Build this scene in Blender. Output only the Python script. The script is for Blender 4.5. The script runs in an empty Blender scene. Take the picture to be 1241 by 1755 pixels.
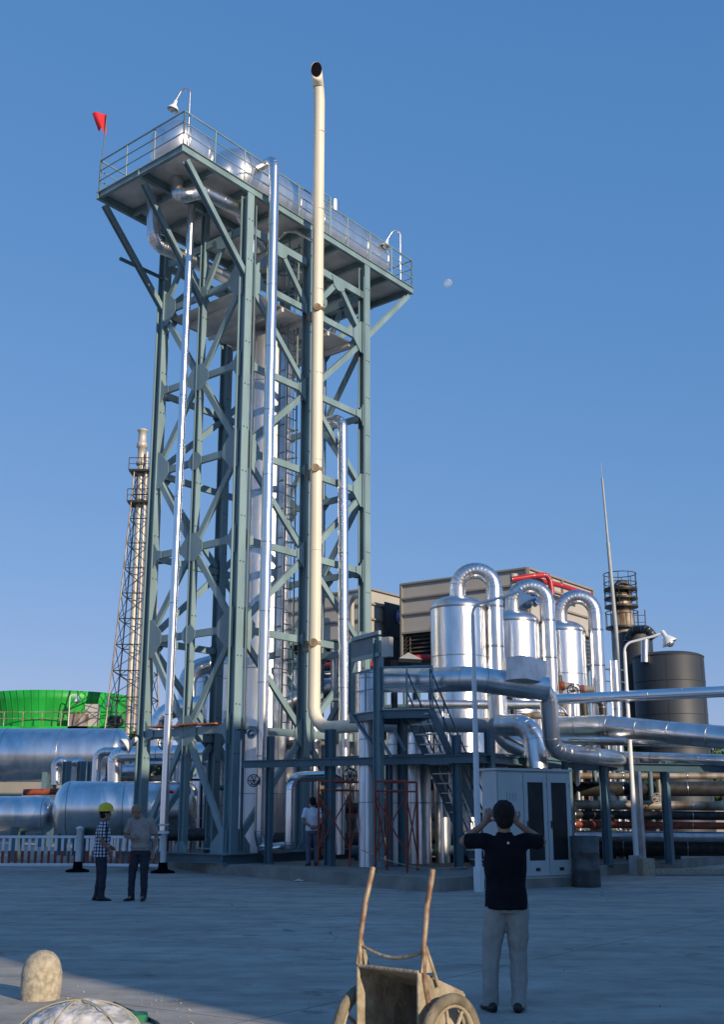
import bpy, bmesh, math, random
from mathutils import Vector, Matrix
S = bpy.context.scene
COL = S.collection
RND = random.Random(7)
PI = math.pi
# ------------------------------------------------------------------ camera
FPX, CX, CY, TH, EYE = 1985.0, 620.5, 877.5, math.radians(14.57), 1.6
cam = bpy.data.cameras.new('camera'); camo = bpy.data.objects.new('camera', cam); COL.objects.link(camo)
cam.sensor_fit = 'VERTICAL'; cam.sensor_height = 24.0; cam.lens = FPX / 1755.0 * 24.0
cam.clip_start = 0.05; cam.clip_end = 6000
camo.location = (0, 0, EYE); camo.rotation_euler = (PI / 2 + TH, 0, 0)
S.camera = camo
# ------------------------------------------------------------------ light
SUN_AZ, SUN_EL = math.radians(140.4), math.radians(18.5)      # azimuth clockwise from +Y
w = bpy.data.worlds.new('World'); S.world = w; w.use_nodes = True
nt = w.node_tree; bg = nt.nodes['Background']
sky = nt.nodes.new('ShaderNodeTexSky'); sky.sky_type = 'NISHITA'; sky.sun_disc = False
sky.sun_elevation = SUN_EL; sky.sun_rotation = SUN_AZ
sky.air_density = 1.0; sky.dust_density = 0.0; sky.ozone_density = 5.0
sp = nt.nodes.new('ShaderNodeSeparateColor'); cb_ = nt.nodes.new('ShaderNodeCombineColor'); nt.links.new(sky.outputs[0], sp.inputs[0])
for i, (g_, k_) in enumerate(((0.74, 0.59), (0.43, 0.94), (0.31, 1.68))):      # per-channel curve fitted to the wanted sky colours
    pw = nt.nodes.new('ShaderNodeMath'); pw.operation = 'POWER'; pw.inputs[1].default_value = g_; nt.links.new(sp.outputs[i], pw.inputs[0])
    ml = nt.nodes.new('ShaderNodeMath'); ml.operation = 'MULTIPLY'; ml.inputs[1].default_value = k_; nt.links.new(pw.outputs[0], ml.inputs[0]); nt.links.new(ml.outputs[0], cb_.inputs[i])
nt.links.new(cb_.outputs[0], bg.inputs[0]); bg.inputs[1].default_value = 0.15
sl = bpy.data.lights.new('sun', 'SUN'); sl.energy = 3.1; sl.angle = math.radians(0.5); sl.color = (1.0, 0.82, 0.60)
so = bpy.data.objects.new('sun', sl); COL.objects.link(so); so.location = (30, -30, 40)
sd = Vector((math.sin(SUN_AZ) * math.cos(SUN_EL), math.cos(SUN_AZ) * math.cos(SUN_EL), math.sin(SUN_EL)))
so.rotation_euler = sd.to_track_quat('Z', 'Y').to_euler()
S.view_settings.view_transform = 'Standard'; S.view_settings.look = 'None'
S.view_settings.gamma = 1; S.view_settings.exposure = 0.62
S.render.engine = 'CYCLES'
# ------------------------------------------------------------------ measuring
def rat(x, y):
    u = (x - CX) / FPX; v = (CY - y) / FPX
    Y = math.cos(TH) - v * math.sin(TH); Z = math.sin(TH) + v * math.cos(TH)
    return u / Y, Z / Y
def at(x, y, Y):
    a, b = rat(x, y); return Vector((a * Y, Y, EYE + b * Y))
def gz(x, y, z=0.0):
    a, b = rat(x, y); Y = (z - EYE) / b; return Vector((a * Y, Y, z))
def hz(y, Y): return EYE + rat(CX, y)[1] * Y
V = Vector
# ------------------------------------------------------------------ materials
def mat(name, col, rough=0.6, metal=0.0, var=0.15, vscale=3.0, bump=0.0, bscale=20.0, stretch=(1, 1, 1), col2=None, spec=0.5):
    m = bpy.data.materials.new(name); m.use_nodes = True; t = m.node_tree; n = t.nodes; l = t.links
    b = n['Principled BSDF']; b.inputs['Roughness'].default_value = rough; b.inputs['Metallic'].default_value = metal
    b.inputs['Specular IOR Level'].default_value = spec
    tc = n.new('ShaderNodeTexCoord'); mp = n.new('ShaderNodeMapping'); l.new(tc.outputs['Object'], mp.inputs[0])
    mp.inputs['Scale'].default_value = stretch
    no = n.new('ShaderNodeTexNoise'); no.inputs['Scale'].default_value = vscale; no.inputs['Detail'].default_value = 6
    l.new(mp.outputs[0], no.inputs['Vector'])
    r = n.new('ShaderNodeValToRGB'); l.new(no.outputs[0], r.inputs[0])
    c = col; c2 = col2 or tuple(min(1, x * (1 + var)) for x in c)
    c1 = c if col2 else tuple(x * (1 - var) for x in c)
    r.color_ramp.elements[0].position = 0.35; r.color_ramp.elements[1].position = 0.65
    r.color_ramp.elements[0].color = (*c1, 1); r.color_ramp.elements[1].color = (*c2, 1)
    l.new(r.outputs[0], b.inputs['Base Color'])
    if bump:
        n2 = n.new('ShaderNodeTexNoise'); n2.inputs['Scale'].default_value = bscale; n2.inputs['Detail'].default_value = 4
        l.new(mp.outputs[0], n2.inputs['Vector'])
        bp = n.new('ShaderNodeBump'); bp.inputs['Strength'].default_value = bump; bp.inputs['Distance'].default_value = 0.05
        l.new(n2.outputs[0], bp.inputs['Height']); l.new(bp.outputs[0], b.inputs['Normal'])
    return m
M = {}
M['clad'] = mat('cladding', (0.76, 0.76, 0.77), 0.28, 1.0, 0.14, 2.5, 0.45, 1.7, (1, 1, 0.3))
M['cladr'] = mat('rough_cladding', (0.80, 0.81, 0.84), 0.42, 1.0, 0.08, 2.0, 0.55, 2.6, (1, 1, 0.22))
M['drum'] = mat('drum_cladding', (0.84, 0.84, 0.85), 0.38, 1.0, 0.08, 2.0, 0.30, 1.8, (1, 1, 0.5))
M['pipe'] = mat('bright_pipe', (0.84, 0.84, 0.85), 0.24, 1.0, 0.03, 2.0, 0.03, 3.0)
M['dullpipe'] = mat('dull_pipe', (0.55, 0.56, 0.58), 0.38, 1.0, 0.15, 4.0, 0.1, 4.0)
M['seam'] = mat('seam', (0.46, 0.47, 0.49), 0.35, 1.0, 0.1)
M['teal'] = mat('teal_steel', (0.195, 0.292, 0.315), 0.45, 0.0, 0.16, 1.6, 0.02, 15, (1, 1, 0.25))
M['tealdk'] = mat('blue_steel', (0.085, 0.155, 0.19), 0.5, 0.0, 0.12, 2.0)
M['bolt'] = mat('bolt', (0.05, 0.06, 0.06), 0.5, 0.3)
M['deck'] = mat('checker_deck', (0.50, 0.50, 0.49), 0.5, 0.2, 0.3, 1.2, 0.1, 12, col2=(0.78, 0.77, 0.74))
M['cream'] = mat('cream_paint', (0.66, 0.61, 0.49), 0.45, 0.0, 0.03, 3.0, 0.0, 5, (1, 1, 0.15), col2=(0.74, 0.69, 0.56))
M['palestack'] = mat('pale_stack', (0.34, 0.29, 0.24), 0.5, 0.3, 0.2, 0.5, 0, 8, (1, 1, 0.3), (0.60, 0.57, 0.52))
M['grey'] = mat('grey_paint', (0.33, 0.36, 0.38), 0.45, 0.0, 0.08)
M['oldgrey'] = mat('old_drum', (0.10, 0.10, 0.10), 0.7, 0.2, 0.3, 4)
M['white'] = mat('white_paint', (0.74, 0.76, 0.78), 0.4, 0.0, 0.05, 4)
M['cabinet'] = mat('cabinet_paint', (0.50, 0.54, 0.54), 0.4, 0.0, 0.05, 2)
M['glass'] = mat('dark_glass', (0.03, 0.033, 0.035), 0.35, 0.0, 0.2, spec=0.2)
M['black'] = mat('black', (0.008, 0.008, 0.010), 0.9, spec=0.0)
M['dark'] = mat('dark_iron', (0.045, 0.045, 0.045), 0.5, 0.4, 0.3, 6)
M['beige'] = mat('beige_panel', (0.45, 0.43, 0.39), 0.55, 0.0, 0.06, 1.0)
M['beigedk'] = mat('beige_trim', (0.27, 0.255, 0.23), 0.55, 0.0, 0.06, 1.0)
M['louvre'] = mat('louvre', (0.09, 0.08, 0.07), 0.6, 0.0, 0.1, 1.0)
M['blue'] = mat('logo_blue', (0.02, 0.10, 0.42), 0.4, 0.0, 0.03)
M['red'] = mat('red_paint', (0.42, 0.02, 0.03), 0.35, 0.0, 0.1)
M['redox'] = mat('red_oxide', (0.27, 0.055, 0.03), 0.7, 0.0, 0.3, 8)
M['rust'] = mat('rusty', (0.20, 0.13, 0.07), 0.55, 0.5, 0.2, 2.5, 0.1, 8, (1, 1, 0.4), (0.50, 0.44, 0.36))
M['rustpipe'] = mat('rusty_stack', (0.28, 0.17, 0.08), 0.5, 0.3, 0.2, 0.35, 0, 8, (1, 1, 0.3), (0.62, 0.56, 0.46))
M['darktank'] = mat('dark_tank', (0.032, 0.040, 0.052), 0.55, 0.1, 0.15, 0.6)
M['green'] = mat('green_fibreglass', (0.010, 0.30, 0.035), 0.45, 0.0, 0.2, 0.8, 0.0, 5, (1, 1, 0.15), col2=(0.02, 0.44, 0.06))
M['orange'] = mat('orange_board', (0.42, 0.14, 0.04), 0.7, 0.0, 0.2, 6)
M['flag'] = mat('flag_cloth', (0.60, 0.02, 0.03), 0.8, 0.0, 0.1)
M['concrete'] = mat('plinth_concrete', (0.20, 0.19, 0.17), 0.9, 0.0, 0.2, 1.8, 0.3, 14, col2=(0.30, 0.28, 0.25))
M['block'] = mat('base_block', (0.42, 0.44, 0.44), 0.85, 0.0, 0.1, 4, 0.2, 30)
M['mud'] = mat('muddy_steel', (0.26, 0.21, 0.14), 0.85, 0.1, 0.2, 9, 0.3, 30, col2=(0.44, 0.38, 0.28))
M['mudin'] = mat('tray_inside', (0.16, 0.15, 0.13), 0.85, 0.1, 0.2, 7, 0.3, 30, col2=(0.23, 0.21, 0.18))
M['rubber'] = mat('dusty_rubber', (0.13, 0.11, 0.075), 0.9, 0.0, 0.25, 9, 0.3, 40, col2=(0.24, 0.20, 0.14))
M['handle'] = mat('worn_tube', (0.19, 0.10, 0.06), 0.6, 0.3, 0.2, 14, 0.1, 30, col2=(0.42, 0.34, 0.24))
M['stone'] = mat('stone', (0.30, 0.26, 0.19), 0.9, 0.0, 0.2, 22, 0.2, 50, col2=(0.50, 0.44, 0.33))
M['sack'] = mat('sack', (0.30, 0.30, 0.27), 0.6, 0.0, 0.1, 7, 0.5, 14, col2=(0.58, 0.58, 0.62))
M['string'] = mat('string', (0.35, 0.32, 0.22), 0.9)
M['tarp'] = mat('green_bag', (0.02, 0.22, 0.10), 0.6)
M['skin'] = mat('skin', (0.30, 0.17, 0.115), 0.6, 0.0, 0.08, 12)
M['hair'] = mat('hair', (0.006, 0.005, 0.005), 0.9, 0.0, 0.2, 30, 0.3, 60)
M['navy'] = mat('navy_cloth', (0.007, 0.008, 0.013), 0.95, 0.0, 0.2, 8, 0.9, 7, spec=0.2)
M['trouser'] = mat('dark_trousers', (0.025, 0.028, 0.045), 0.9, 0.0, 0.2, 8, 0.4, 9)
M['khaki'] = mat('khaki', (0.30, 0.31, 0.29), 0.9, 0.0, 0.10, 8, 1.3, 7, (1, 1, 0.45))
M['polo'] = mat('beige_polo', (0.33, 0.28, 0.26), 0.9, 0.0, 0.08, 8, 1.0, 7)
M['wshirt'] = mat('white_shirt', (0.70, 0.72, 0.80), 0.9, 0.0, 0.06, 8, 0.5, 9)
M['gtrouser'] = mat('blue_grey_trousers', (0.10, 0.12, 0.17), 0.9, 0.0, 0.1, 8, 0.4, 9)
M['shoe'] = mat('shoe', (0.012, 0.011, 0.011), 0.4)
M['helmet'] = mat('helmet', (0.70, 0.52, 0.02), 0.3)
M['leaf'] = mat('leaf', (0.03, 0.075, 0.015), 0.6, 0.0, 0.2, 1.5, col2=(0.075, 0.13, 0.03))
M['bark'] = mat('bark', (0.09, 0.065, 0.045), 0.9, 0, 0.2, 6, 0.5, 20)
M['wall'] = mat('plaster', (0.42, 0.36, 0.28), 0.9, 0, 0.1, 0.5)
M['eye'] = mat('eye', (0.03, 0.02, 0.02), 0.3)
# checked shirt
m = mat('checked_cloth', (0.6, 0.62, 0.68), 0.9); M['check'] = m
t = m.node_tree; b = t.nodes['Principled BSDF']
geo = t.nodes.new('ShaderNodeTexCoord'); prev = None
for ax in ('X', 'Z'):
    wv = t.nodes.new('ShaderNodeTexWave'); wv.bands_direction = ax; wv.inputs['Scale'].default_value = 5.2; wv.inputs['Distortion'].default_value = 1.2
    t.links.new(geo.outputs['Object'], wv.inputs[0])
    rr = t.nodes.new('ShaderNodeValToRGB'); rr.color_ramp.interpolation = 'CONSTANT'
    rr.color_ramp.elements[0].color = (0.06, 0.07, 0.12, 1); rr.color_ramp.elements[1].color = (0.8, 0.8, 0.84, 1); rr.color_ramp.elements[1].position = 0.42
    t.links.new(wv.outputs[0], rr.inputs[0])
    if prev is None: prev = rr
    else:
        mx = t.nodes.new('ShaderNodeMixRGB'); mx.blend_type = 'MULTIPLY'; mx.inputs[0].default_value = 0.85
        t.links.new(prev.outputs[0], mx.inputs[1]); t.links.new(rr.outputs[0], mx.inputs[2]); t.links.new(mx.outputs[0], b.inputs['Base Color'])
# yard concrete: slabs, stains, cracks
m = bpy.data.materials.new('yard'); m.use_nodes = True; M['yard'] = m; t = m.node_tree; n = t.nodes; l = t.links; b = n['Principled BSDF']
b.inputs['Roughness'].default_value = 0.85
tc = n.new('ShaderNodeTexCoord')
def noise(sc, det=8, stretch=None, rough=0.6):
    no = n.new('ShaderNodeTexNoise'); no.inputs['Scale'].default_value = sc; no.inputs['Detail'].default_value = det; no.inputs['Roughness'].default_value = rough
    if stretch:
        mp = n.new('ShaderNodeMapping'); mp.inputs['Scale'].default_value = stretch; mp.inputs['Rotation'].default_value = (0, 0, 0.5); l.new(tc.outputs['Object'], mp.inputs[0]); l.new(mp.outputs[0], no.inputs['Vector'])
    else: l.new(tc.outputs['Object'], no.inputs['Vector'])
    return no
def ramp(src, p0, c0, p1, c1):
    r = n.new('ShaderNodeValToRGB'); r.color_ramp.elements[0].position = p0; r.color_ramp.elements[1].position = p1
    r.color_ramp.elements[0].color = (*c0, 1); r.color_ramp.elements[1].color = (*c1, 1); l.new(src, r.inputs[0]); return r
def mul(a, b_, f=1.0):
    x = n.new('ShaderNodeMixRGB'); x.blend_type = 'MULTIPLY'; x.inputs[0].default_value = f; l.new(a, x.inputs[1]); l.new(b_, x.inputs[2]); return x.outputs[0]
base = ramp(noise(0.35, 8, (1, 2.2, 1)).outputs[0], 0.3, (0.35, 0.33, 0.29), 0.7, (0.49, 0.465, 0.42)).outputs[0]
base = mul(base, ramp(noise(2.5, 10).outputs[0], 0.35, (0.82, 0.82, 0.82), 0.6, (1.05, 1.05, 1.05)).outputs[0])
base = mul(base, ramp(noise(45, 4).outputs[0], 0.35, (0.86, 0.86, 0.86), 0.6, (1.04, 1.04, 1.04)).outputs[0])
vd = n.new('ShaderNodeTexVoronoi'); vd.feature = 'DISTANCE_TO_EDGE'; vd.inputs['Scale'].default_value = 0.17
wn = noise(1.1, 5); am = n.new('ShaderNodeMixRGB'); am.blend_type = 'ADD'; am.inputs[0].default_value = 0.55
l.new(tc.outputs['Object'], am.inputs[1]); l.new(wn.outputs['Color'], am.inputs[2]); l.new(am.outputs[0], vd.inputs['Vector'])
cr = ramp(vd.outputs['Distance'], 0.0006, (0.45, 0.45, 0.45), 0.0022, (1, 1, 1)).outputs[0]
pt = ramp(noise(0.22, 3).outputs[0], 0.48, (0, 0, 0), 0.56, (1, 1, 1))
mm = n.new('ShaderNodeMixRGB'); mm.inputs[1].default_value = (1, 1, 1, 1); l.new(pt.outputs[0], mm.inputs[0]); l.new(cr, mm.inputs[2])
base = mul(base, mm.outputs[0])
# slab joints, patched and partly filled, oil and tyre stains
bk = n.new('ShaderNodeTexBrick'); bk.offset = 0.0; bk.inputs['Scale'].default_value = 1.0; bk.inputs['Brick Width'].default_value = 5.2; bk.inputs['Row Height'].default_value = 4.1; bk.inputs['Mortar Size'].default_value = 0.016; bk.inputs['Mortar Smooth'].default_value = 0.4
bk.inputs['Color1'].default_value = (1, 1, 1, 1); bk.inputs['Color2'].default_value = (0.88, 0.88, 0.885, 1); bk.inputs['Mortar'].default_value = (0.42, 0.41, 0.40, 1)
mp2 = n.new('ShaderNodeMapping'); mp2.inputs['Rotation'].default_value = (0, 0, 0.62); mp2.inputs['Location'].default_value = (1.3, 0.6, 0)
wob = n.new('ShaderNodeMixRGB'); wob.blend_type = 'ADD'; wob.inputs[0].default_value = 0.05; l.new(tc.outputs['Object'], wob.inputs[1]); l.new(noise(3.5, 4).outputs['Color'], wob.inputs[2]); l.new(wob.outputs[0], mp2.inputs[0]); l.new(mp2.outputs[0], bk.inputs['Vector'])
base = mul(base, bk.outputs['Color'], 0.8)
base = mul(base, ramp(noise(0.55, 6, (1, 3.5, 1)).outputs[0], 0.40, (0.80, 0.80, 0.80), 0.56, (1.0, 1.0, 1.0)).outputs[0])
base = mul(base, ramp(noise(1.7, 3).outputs[0], 0.30, (0.62, 0.61, 0.60), 0.37, (1, 1, 1)).outputs[0])
l.new(base, b.inputs['Base Color'])
bp = n.new('ShaderNodeBump'); bp.inputs['Strength'].default_value = 0.25; bp.inputs['Distance'].default_value = 0.006
l.new(noise(60, 6).outputs[0], bp.inputs['Height']); l.new(bp.outputs[0], b.inputs['Normal'])
# ------------------------------------------------------------------ mesh builder
class MB:
    def __init__(s): s.v = []; s.f = []; s.sm = []; s.mi = []; s.cur = 0
    def add(s, vs, fs, smooth=False):
        o = len(s.v); s.v += [V(x) for x in vs]
        for f in fs: s.f.append([o + i for i in f]); s.sm.append(smooth); s.mi.append(s.cur)
        return s
    def box(s, c, size, rz=0.0, ax=None):
        c = V(c); hx, hy, hz_ = [q / 2 for q in size]
        if ax is None: ax = (V((math.cos(rz), math.sin(rz), 0)), V((-math.sin(rz), math.cos(rz), 0)), V((0, 0, 1)))
        P = [c + ax[0] * (i * hx) + ax[1] * (j * hy) + ax[2] * (k * hz_) for k in (-1, 1) for j in (-1, 1) for i in (-1, 1)]
        return s.add(P, [(0, 2, 3, 1), (4, 5, 7, 6), (0, 1, 5, 4), (2, 6, 7, 3), (0, 4, 6, 2), (1, 3, 7, 5)])
    def frame(s, p, q, up):
        t = (V(q) - V(p)).normalized(); up = V(up)
        if abs(t.dot(up)) > 0.98: up = V((1, 0, 0)) if abs(t.x) < 0.9 else V((0, 1, 0))
        a = t.cross(up).normalized(); return t, a, a.cross(t)
    def bar(s, p, q, w_, h_, up=(0, 0, 1)):
        p, q = V(p), V(q); t, a, u = s.frame(p, q, up)
        return s.box((p + q) / 2, (w_, (q - p).length, h_), ax=(a, t, u))
    def hbeam(s, p, q, w_, h_, up=(0, 0, 1), tf=0.022):
        p, q = V(p), V(q); t, a, u = s.frame(p, q, up); hw, hh = w_ / 2, h_ / 2; tw = tf * 0.6
        pr = [(-hw, hh), (hw, hh), (hw, hh - tf), (tw, hh - tf), (tw, -hh + tf), (hw, -hh + tf), (hw, -hh), (-hw, -hh), (-hw, -hh + tf), (-tw, -hh + tf), (-tw, hh - tf), (-hw, hh - tf)]
        vs = [p + a * x + u * y for x, y in pr] + [q + a * x + u * y for x, y in pr]; N = 12
        fs = [(i, (i + 1) % N, N + (i + 1) % N, N + i) for i in range(N)]
        for o in (0, N): fs += [tuple(o + i for i in g) for g in ((0, 1, 2, 3, 10, 11), (3, 4, 9, 10), (4, 5, 6, 7, 8, 9))]
        return s.add(vs, fs)
    def prism(s, poly, d):
        poly = [V(x) for x in poly]; d = V(d); N = len(poly)
        return s.add(poly + [x + d for x in poly], [tuple(range(N))[::-1], tuple(range(N, 2 * N))] + [(i, (i + 1) % N, N + (i + 1) % N, N + i) for i in range(N)])
    def rings(s, pts, rad, seg=20, cap=True, ell=None, up=(0, 0, 1)):
        pts = [V(x) for x in pts]; n_ = len(pts)
        if not hasattr(rad, '__len__'): rad = [rad] * n_
        vs = []; a = None
        for i, p in enumerate(pts):
            t = (pts[min(i + 1, n_ - 1)] - pts[max(i - 1, 0)])
            if t.length < 1e-9: t = V((0, 0, 1))
            t.normalize()
            if a is None:
                a = t.cross(V(up)); a = a if a.length > 0.05 else t.cross(V((1, 0, 0)))
            a = (a - t * a.dot(t)).normalized(); b_ = t.cross(a)
            r = rad[i]; e = ell[i] if ell else 1.0
            for k in range(seg):
                an = 2 * PI * k / seg; vs.append(p + a * (r * math.cos(an)) + b_ * (r * e * math.sin(an)))
        fs = [(i * seg + k, i * seg + (k + 1) % seg, (i + 1) * seg + (k + 1) % seg, (i + 1) * seg + k) for i in range(n_ - 1) for k in range(seg)]
        s.add(vs, fs, True)
        if cap:
            s.add(vs[:seg], [tuple(range(seg))[::-1]]); s.add(vs[-seg:], [tuple(range(seg))])
        return s
    def path(s, pts, bend, step=9):
        pts = [V(x) for x in pts]; out = [pts[0]]
        for i in range(1, len(pts) - 1):
            a = (pts[i - 1] - pts[i]); b_ = (pts[i + 1] - pts[i]); la, lb = a.length, b_.length; a.normalize(); b_.normalize()
            ang = a.angle(b_)
            if ang > 3.1: out.append(pts[i]); continue
            R = bend; tl = min(R / math.tan(ang / 2), la * 0.49 if i > 1 else la * 0.95, lb * 0.49 if i < len(pts) - 2 else lb * 0.95); R = tl * math.tan(ang / 2)
            bis = (a + b_).normalized(); c = pts[i] + bis * (R / math.sin(ang / 2))
            s0 = pts[i] + a * tl - c; s1 = pts[i] + b_ * tl - c; tot = PI - ang; ax = s0.cross(s1).normalized()
            k = max(2, int(step * tot / (PI / 2)))
            for j in range(k + 1): out.append(c + Matrix.Rotation(tot * j / k, 3, ax) @ s0)
        out.append(pts[-1]); return out
    def pipe(s, pts, r, bend=None, seg=20, seam=0.0, bands=True, cap=True):
        P = s.path(pts, bend if bend else r * 2.2); s.rings(P, r, seg, cap)
        if seam:
            for i in range(len(P) - 1):
                L = (P[i + 1] - P[i]).length; d_ = (P[i + 1] - P[i]).normalized()
                if L > seam * 0.8:
                    k = max(1, round(L / seam))
                    for j in range(1, k): s.band(P[i] + d_ * (L * j / k), d_, r, seg)
                    s.band(P[i] + d_ * 0.02, d_, r, seg)
                elif bands and i % 2 == 0: s.band(P[i], d_, r, seg, 0.018, 1.008)
        return s
    def band(s, p, d_, r, seg=20, wd=0.03, k=1.022):
        s.cur = 1; s.rings([p - d_ * wd / 2, p - d_ * wd * 0.4, p + d_ * wd * 0.4, p + d_ * wd / 2], [r * 0.98, r * k, r * k, r * 0.98], seg, False); s.cur = 0; return s
    def lathe(s, base, prof, seg=32, ax=(0, 0, 1), cap=True):
        base = V(base); ax = V(ax).normalized()
        a = ax.cross(V((0, 1, 0))); a = a.normalized() if a.length > 0.1 else V((1, 0, 0)); b_ = ax.cross(a)
        vs = [base + ax * z + a * (r * math.cos(2 * PI * k / seg)) + b_ * (r * math.sin(2 * PI * k / seg)) for r, z in prof for k in range(seg)]
        n_ = len(prof)
        s.add(vs, [(i * seg + k, i * seg + (k + 1) % seg, (i + 1) * seg + (k + 1) % seg, (i + 1) * seg + k) for i in range(n_ - 1) for k in range(seg)], True)
        if cap: s.add(vs[:seg], [tuple(range(seg))[::-1]]); s.add(vs[-seg:], [tuple(range(seg))])
        return s
    def ball(s, c, r, seg=16, rg=10, sc=(1, 1, 1)):
        c = V(c); vs = []
        for i in range(rg + 1):
            p = PI * i / rg
            for k in range(seg):
                q = 2 * PI * k / seg; vs.append(c + V((r * sc[0] * math.sin(p) * math.cos(q), r * sc[1] * math.sin(p) * math.sin(q), r * sc[2] * math.cos(p))))
        return s.add(vs, [(i * seg + k, (i + 1) * seg + k, (i + 1) * seg + (k + 1) % seg, i * seg + (k + 1) % seg) for i in range(rg) for k in range(seg)], True)
    def build(s, name, m, parent=None, origin=None, mods=None):
        if origin is None: origin = V((0, 0, 0))
        if parent is not None:
            q = parent; off = V((0, 0, 0))
            while q is not None: off += V(q.location); q = q.parent
            org = off
        else: org = V(origin)
        me = bpy.data.meshes.new(name); me.from_pydata([tuple(x - org) for x in s.v], [], s.f)
        me.polygons.foreach_set('use_smooth', s.sm); 
        for q_ in (m if isinstance(m, (list, tuple)) else [m]): me.materials.append(M[q_])
        me.polygons.foreach_set('material_index', s.mi); me.update()
        bm = bmesh.new(); bm.from_mesh(me); bmesh.ops.recalc_face_normals(bm, faces=bm.faces); bm.to_mesh(me); bm.free()
        o = bpy.data.objects.new(name, me); COL.objects.link(o)
        if parent is not None: o.parent = parent
        else: o.location = org
        return o
def tag(o, label=None, cat=None, group=None, kind=None):
    if label: o['label'] = label
    if cat: o['category'] = cat
    if group: o['group'] = group
    if kind: o['kind'] = kind
    return o
def thing(name, label, cat, loc, group=None):
    o = bpy.data.objects.new(name, None); COL.objects.link(o); o.location = V(loc); o.empty_display_size = 0.2
    return tag(o, label, cat, group)
def copy_thing(root, loc, label, rz=0.0):
    r = root.copy(); COL.objects.link(r); r.location = V(loc); r.rotation_euler = (0, 0, rz); r['label'] = label
    for ch in list(root.children):
        c = ch.copy(); COL.objects.link(c); c.parent = r
        for g in list(ch.children):
            d_ = g.copy(); COL.objects.link(d_); d_.parent = c
    return r
# seam bands get their own darker material by being separate sub-objects
def clad_pipe(name, label, pts, r, bend=None, m='clad', seam=1.0, group=None, seg=24, cat='pipe', flange=None):
    pts = [V(x) for x in pts]
    b_ = MB(); b_.pipe(pts, r, bend, seg, seam); o = b_.build(name, [m, 'seam'], None, pts[0]); tag(o, label, cat, group)
    if flange:
        f = MB()
        for p, q in flange: f.rings([V(p) - V(q) * 0.03, V(p) + V(q) * 0.03], r * 1.35, seg)
        f.build('flange', 'dullpipe', o)
    return o
# ================================================================== SETTING
g = MB(); g.add([(-3000, -3000, 0), (3000, -3000, 0), (3000, 3000, 0), (-3000, 3000, 0)], [(0, 1, 2, 3)])
tag(g.build('ground', 'yard'), kind='structure')
D = V((0.596, 0.803, 0)); Nn = V((-0.75, 0.661, 0)); NF = V((0.803, -0.596, 0)); A0 = V((-3.62, 33.0, 0))
def T(s_, w_, z): return A0 + D * s_ + Nn * w_ + V((0, 0, z))
g = MB(); k0 = V((1.5, 25.4, 0)); k1 = V((-4.75, 33.9, 0)); k2 = k0 + D * 18
poly = [k1 + V((0.25, -0.1, 0)), k1 + V((0.6, -0.85, 0)), k0 + V((-0.2, 0.25, 0)), k0 + V((0.1, 0.0, 0)), k0 + V((0.25, 0.1, 0)), k2, k2 + V((-16, 10, 0)), V((-9, 44, 0))]
g.prism(poly, (0, 0, 0.27))
tag(g.build('concrete_plinth', 'concrete'), 'low rough concrete plinth under the tower and cabinets', 'plinth')
# ================================================================== TOWER
LV = [0.55, 3.9, 6.74, 9.39, 12.13, 14.87, 17.7, 19.4]; ZT = 20.72
tw = thing('steel_tower', 'tall teal steel lattice tower carrying a railed platform with a silver drum', 'tower', T(3.1, 2, 0.27))
legs = {'A': (0, 0), 'B': (3.1, 0), 'C': (6.2, 0), 'L': (0, 4), 'E': (3.1, 4), 'F': (6.2, 4), 'M': (0, 2), 'N': (6.2, 2)}
for k, (s_, w_) in legs.items():
    thin = k in 'MN'; q = 0.2 if thin else 0.30
    mb = MB(); mb.hbeam(T(s_, w_, 0.5), T(s_, w_, ZT - 0.16), q, q, NF, 0.03)
    if not thin:
        mb.box(T(s_, w_, 0.52), (0.7, 0.7, 0.05), math.atan2(D.y, D.x))
    mb.cur = 1
    for z in [3.2 + i * 1.37 for i in range(13)]:
        for e in (-0.07, 0.07):
            mb.box(T(s_, w_, z) + NF * (q / 2 + 0.006) + D * e, (0.035, 0.02, 0.035), math.atan2(D.y, D.x))
    mb.build('leg', ['teal', 'bolt'], tw)
segs = [('A', 'B'), ('B', 'C'), ('C', 'N'), ('N', 'F'), ('F', 'E'), ('E', 'L'), ('L', 'M'), ('M', 'A')]
corner = set('ACLF')
def outward(p, q):
    d_ = (q - p).normalized(); o = V((d_.y, -d_.x, 0)); c = T(3.1, 2, 0)
    return o if o.dot((p + q) / 2 - c) > 0 else -o
ng = 0
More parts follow.
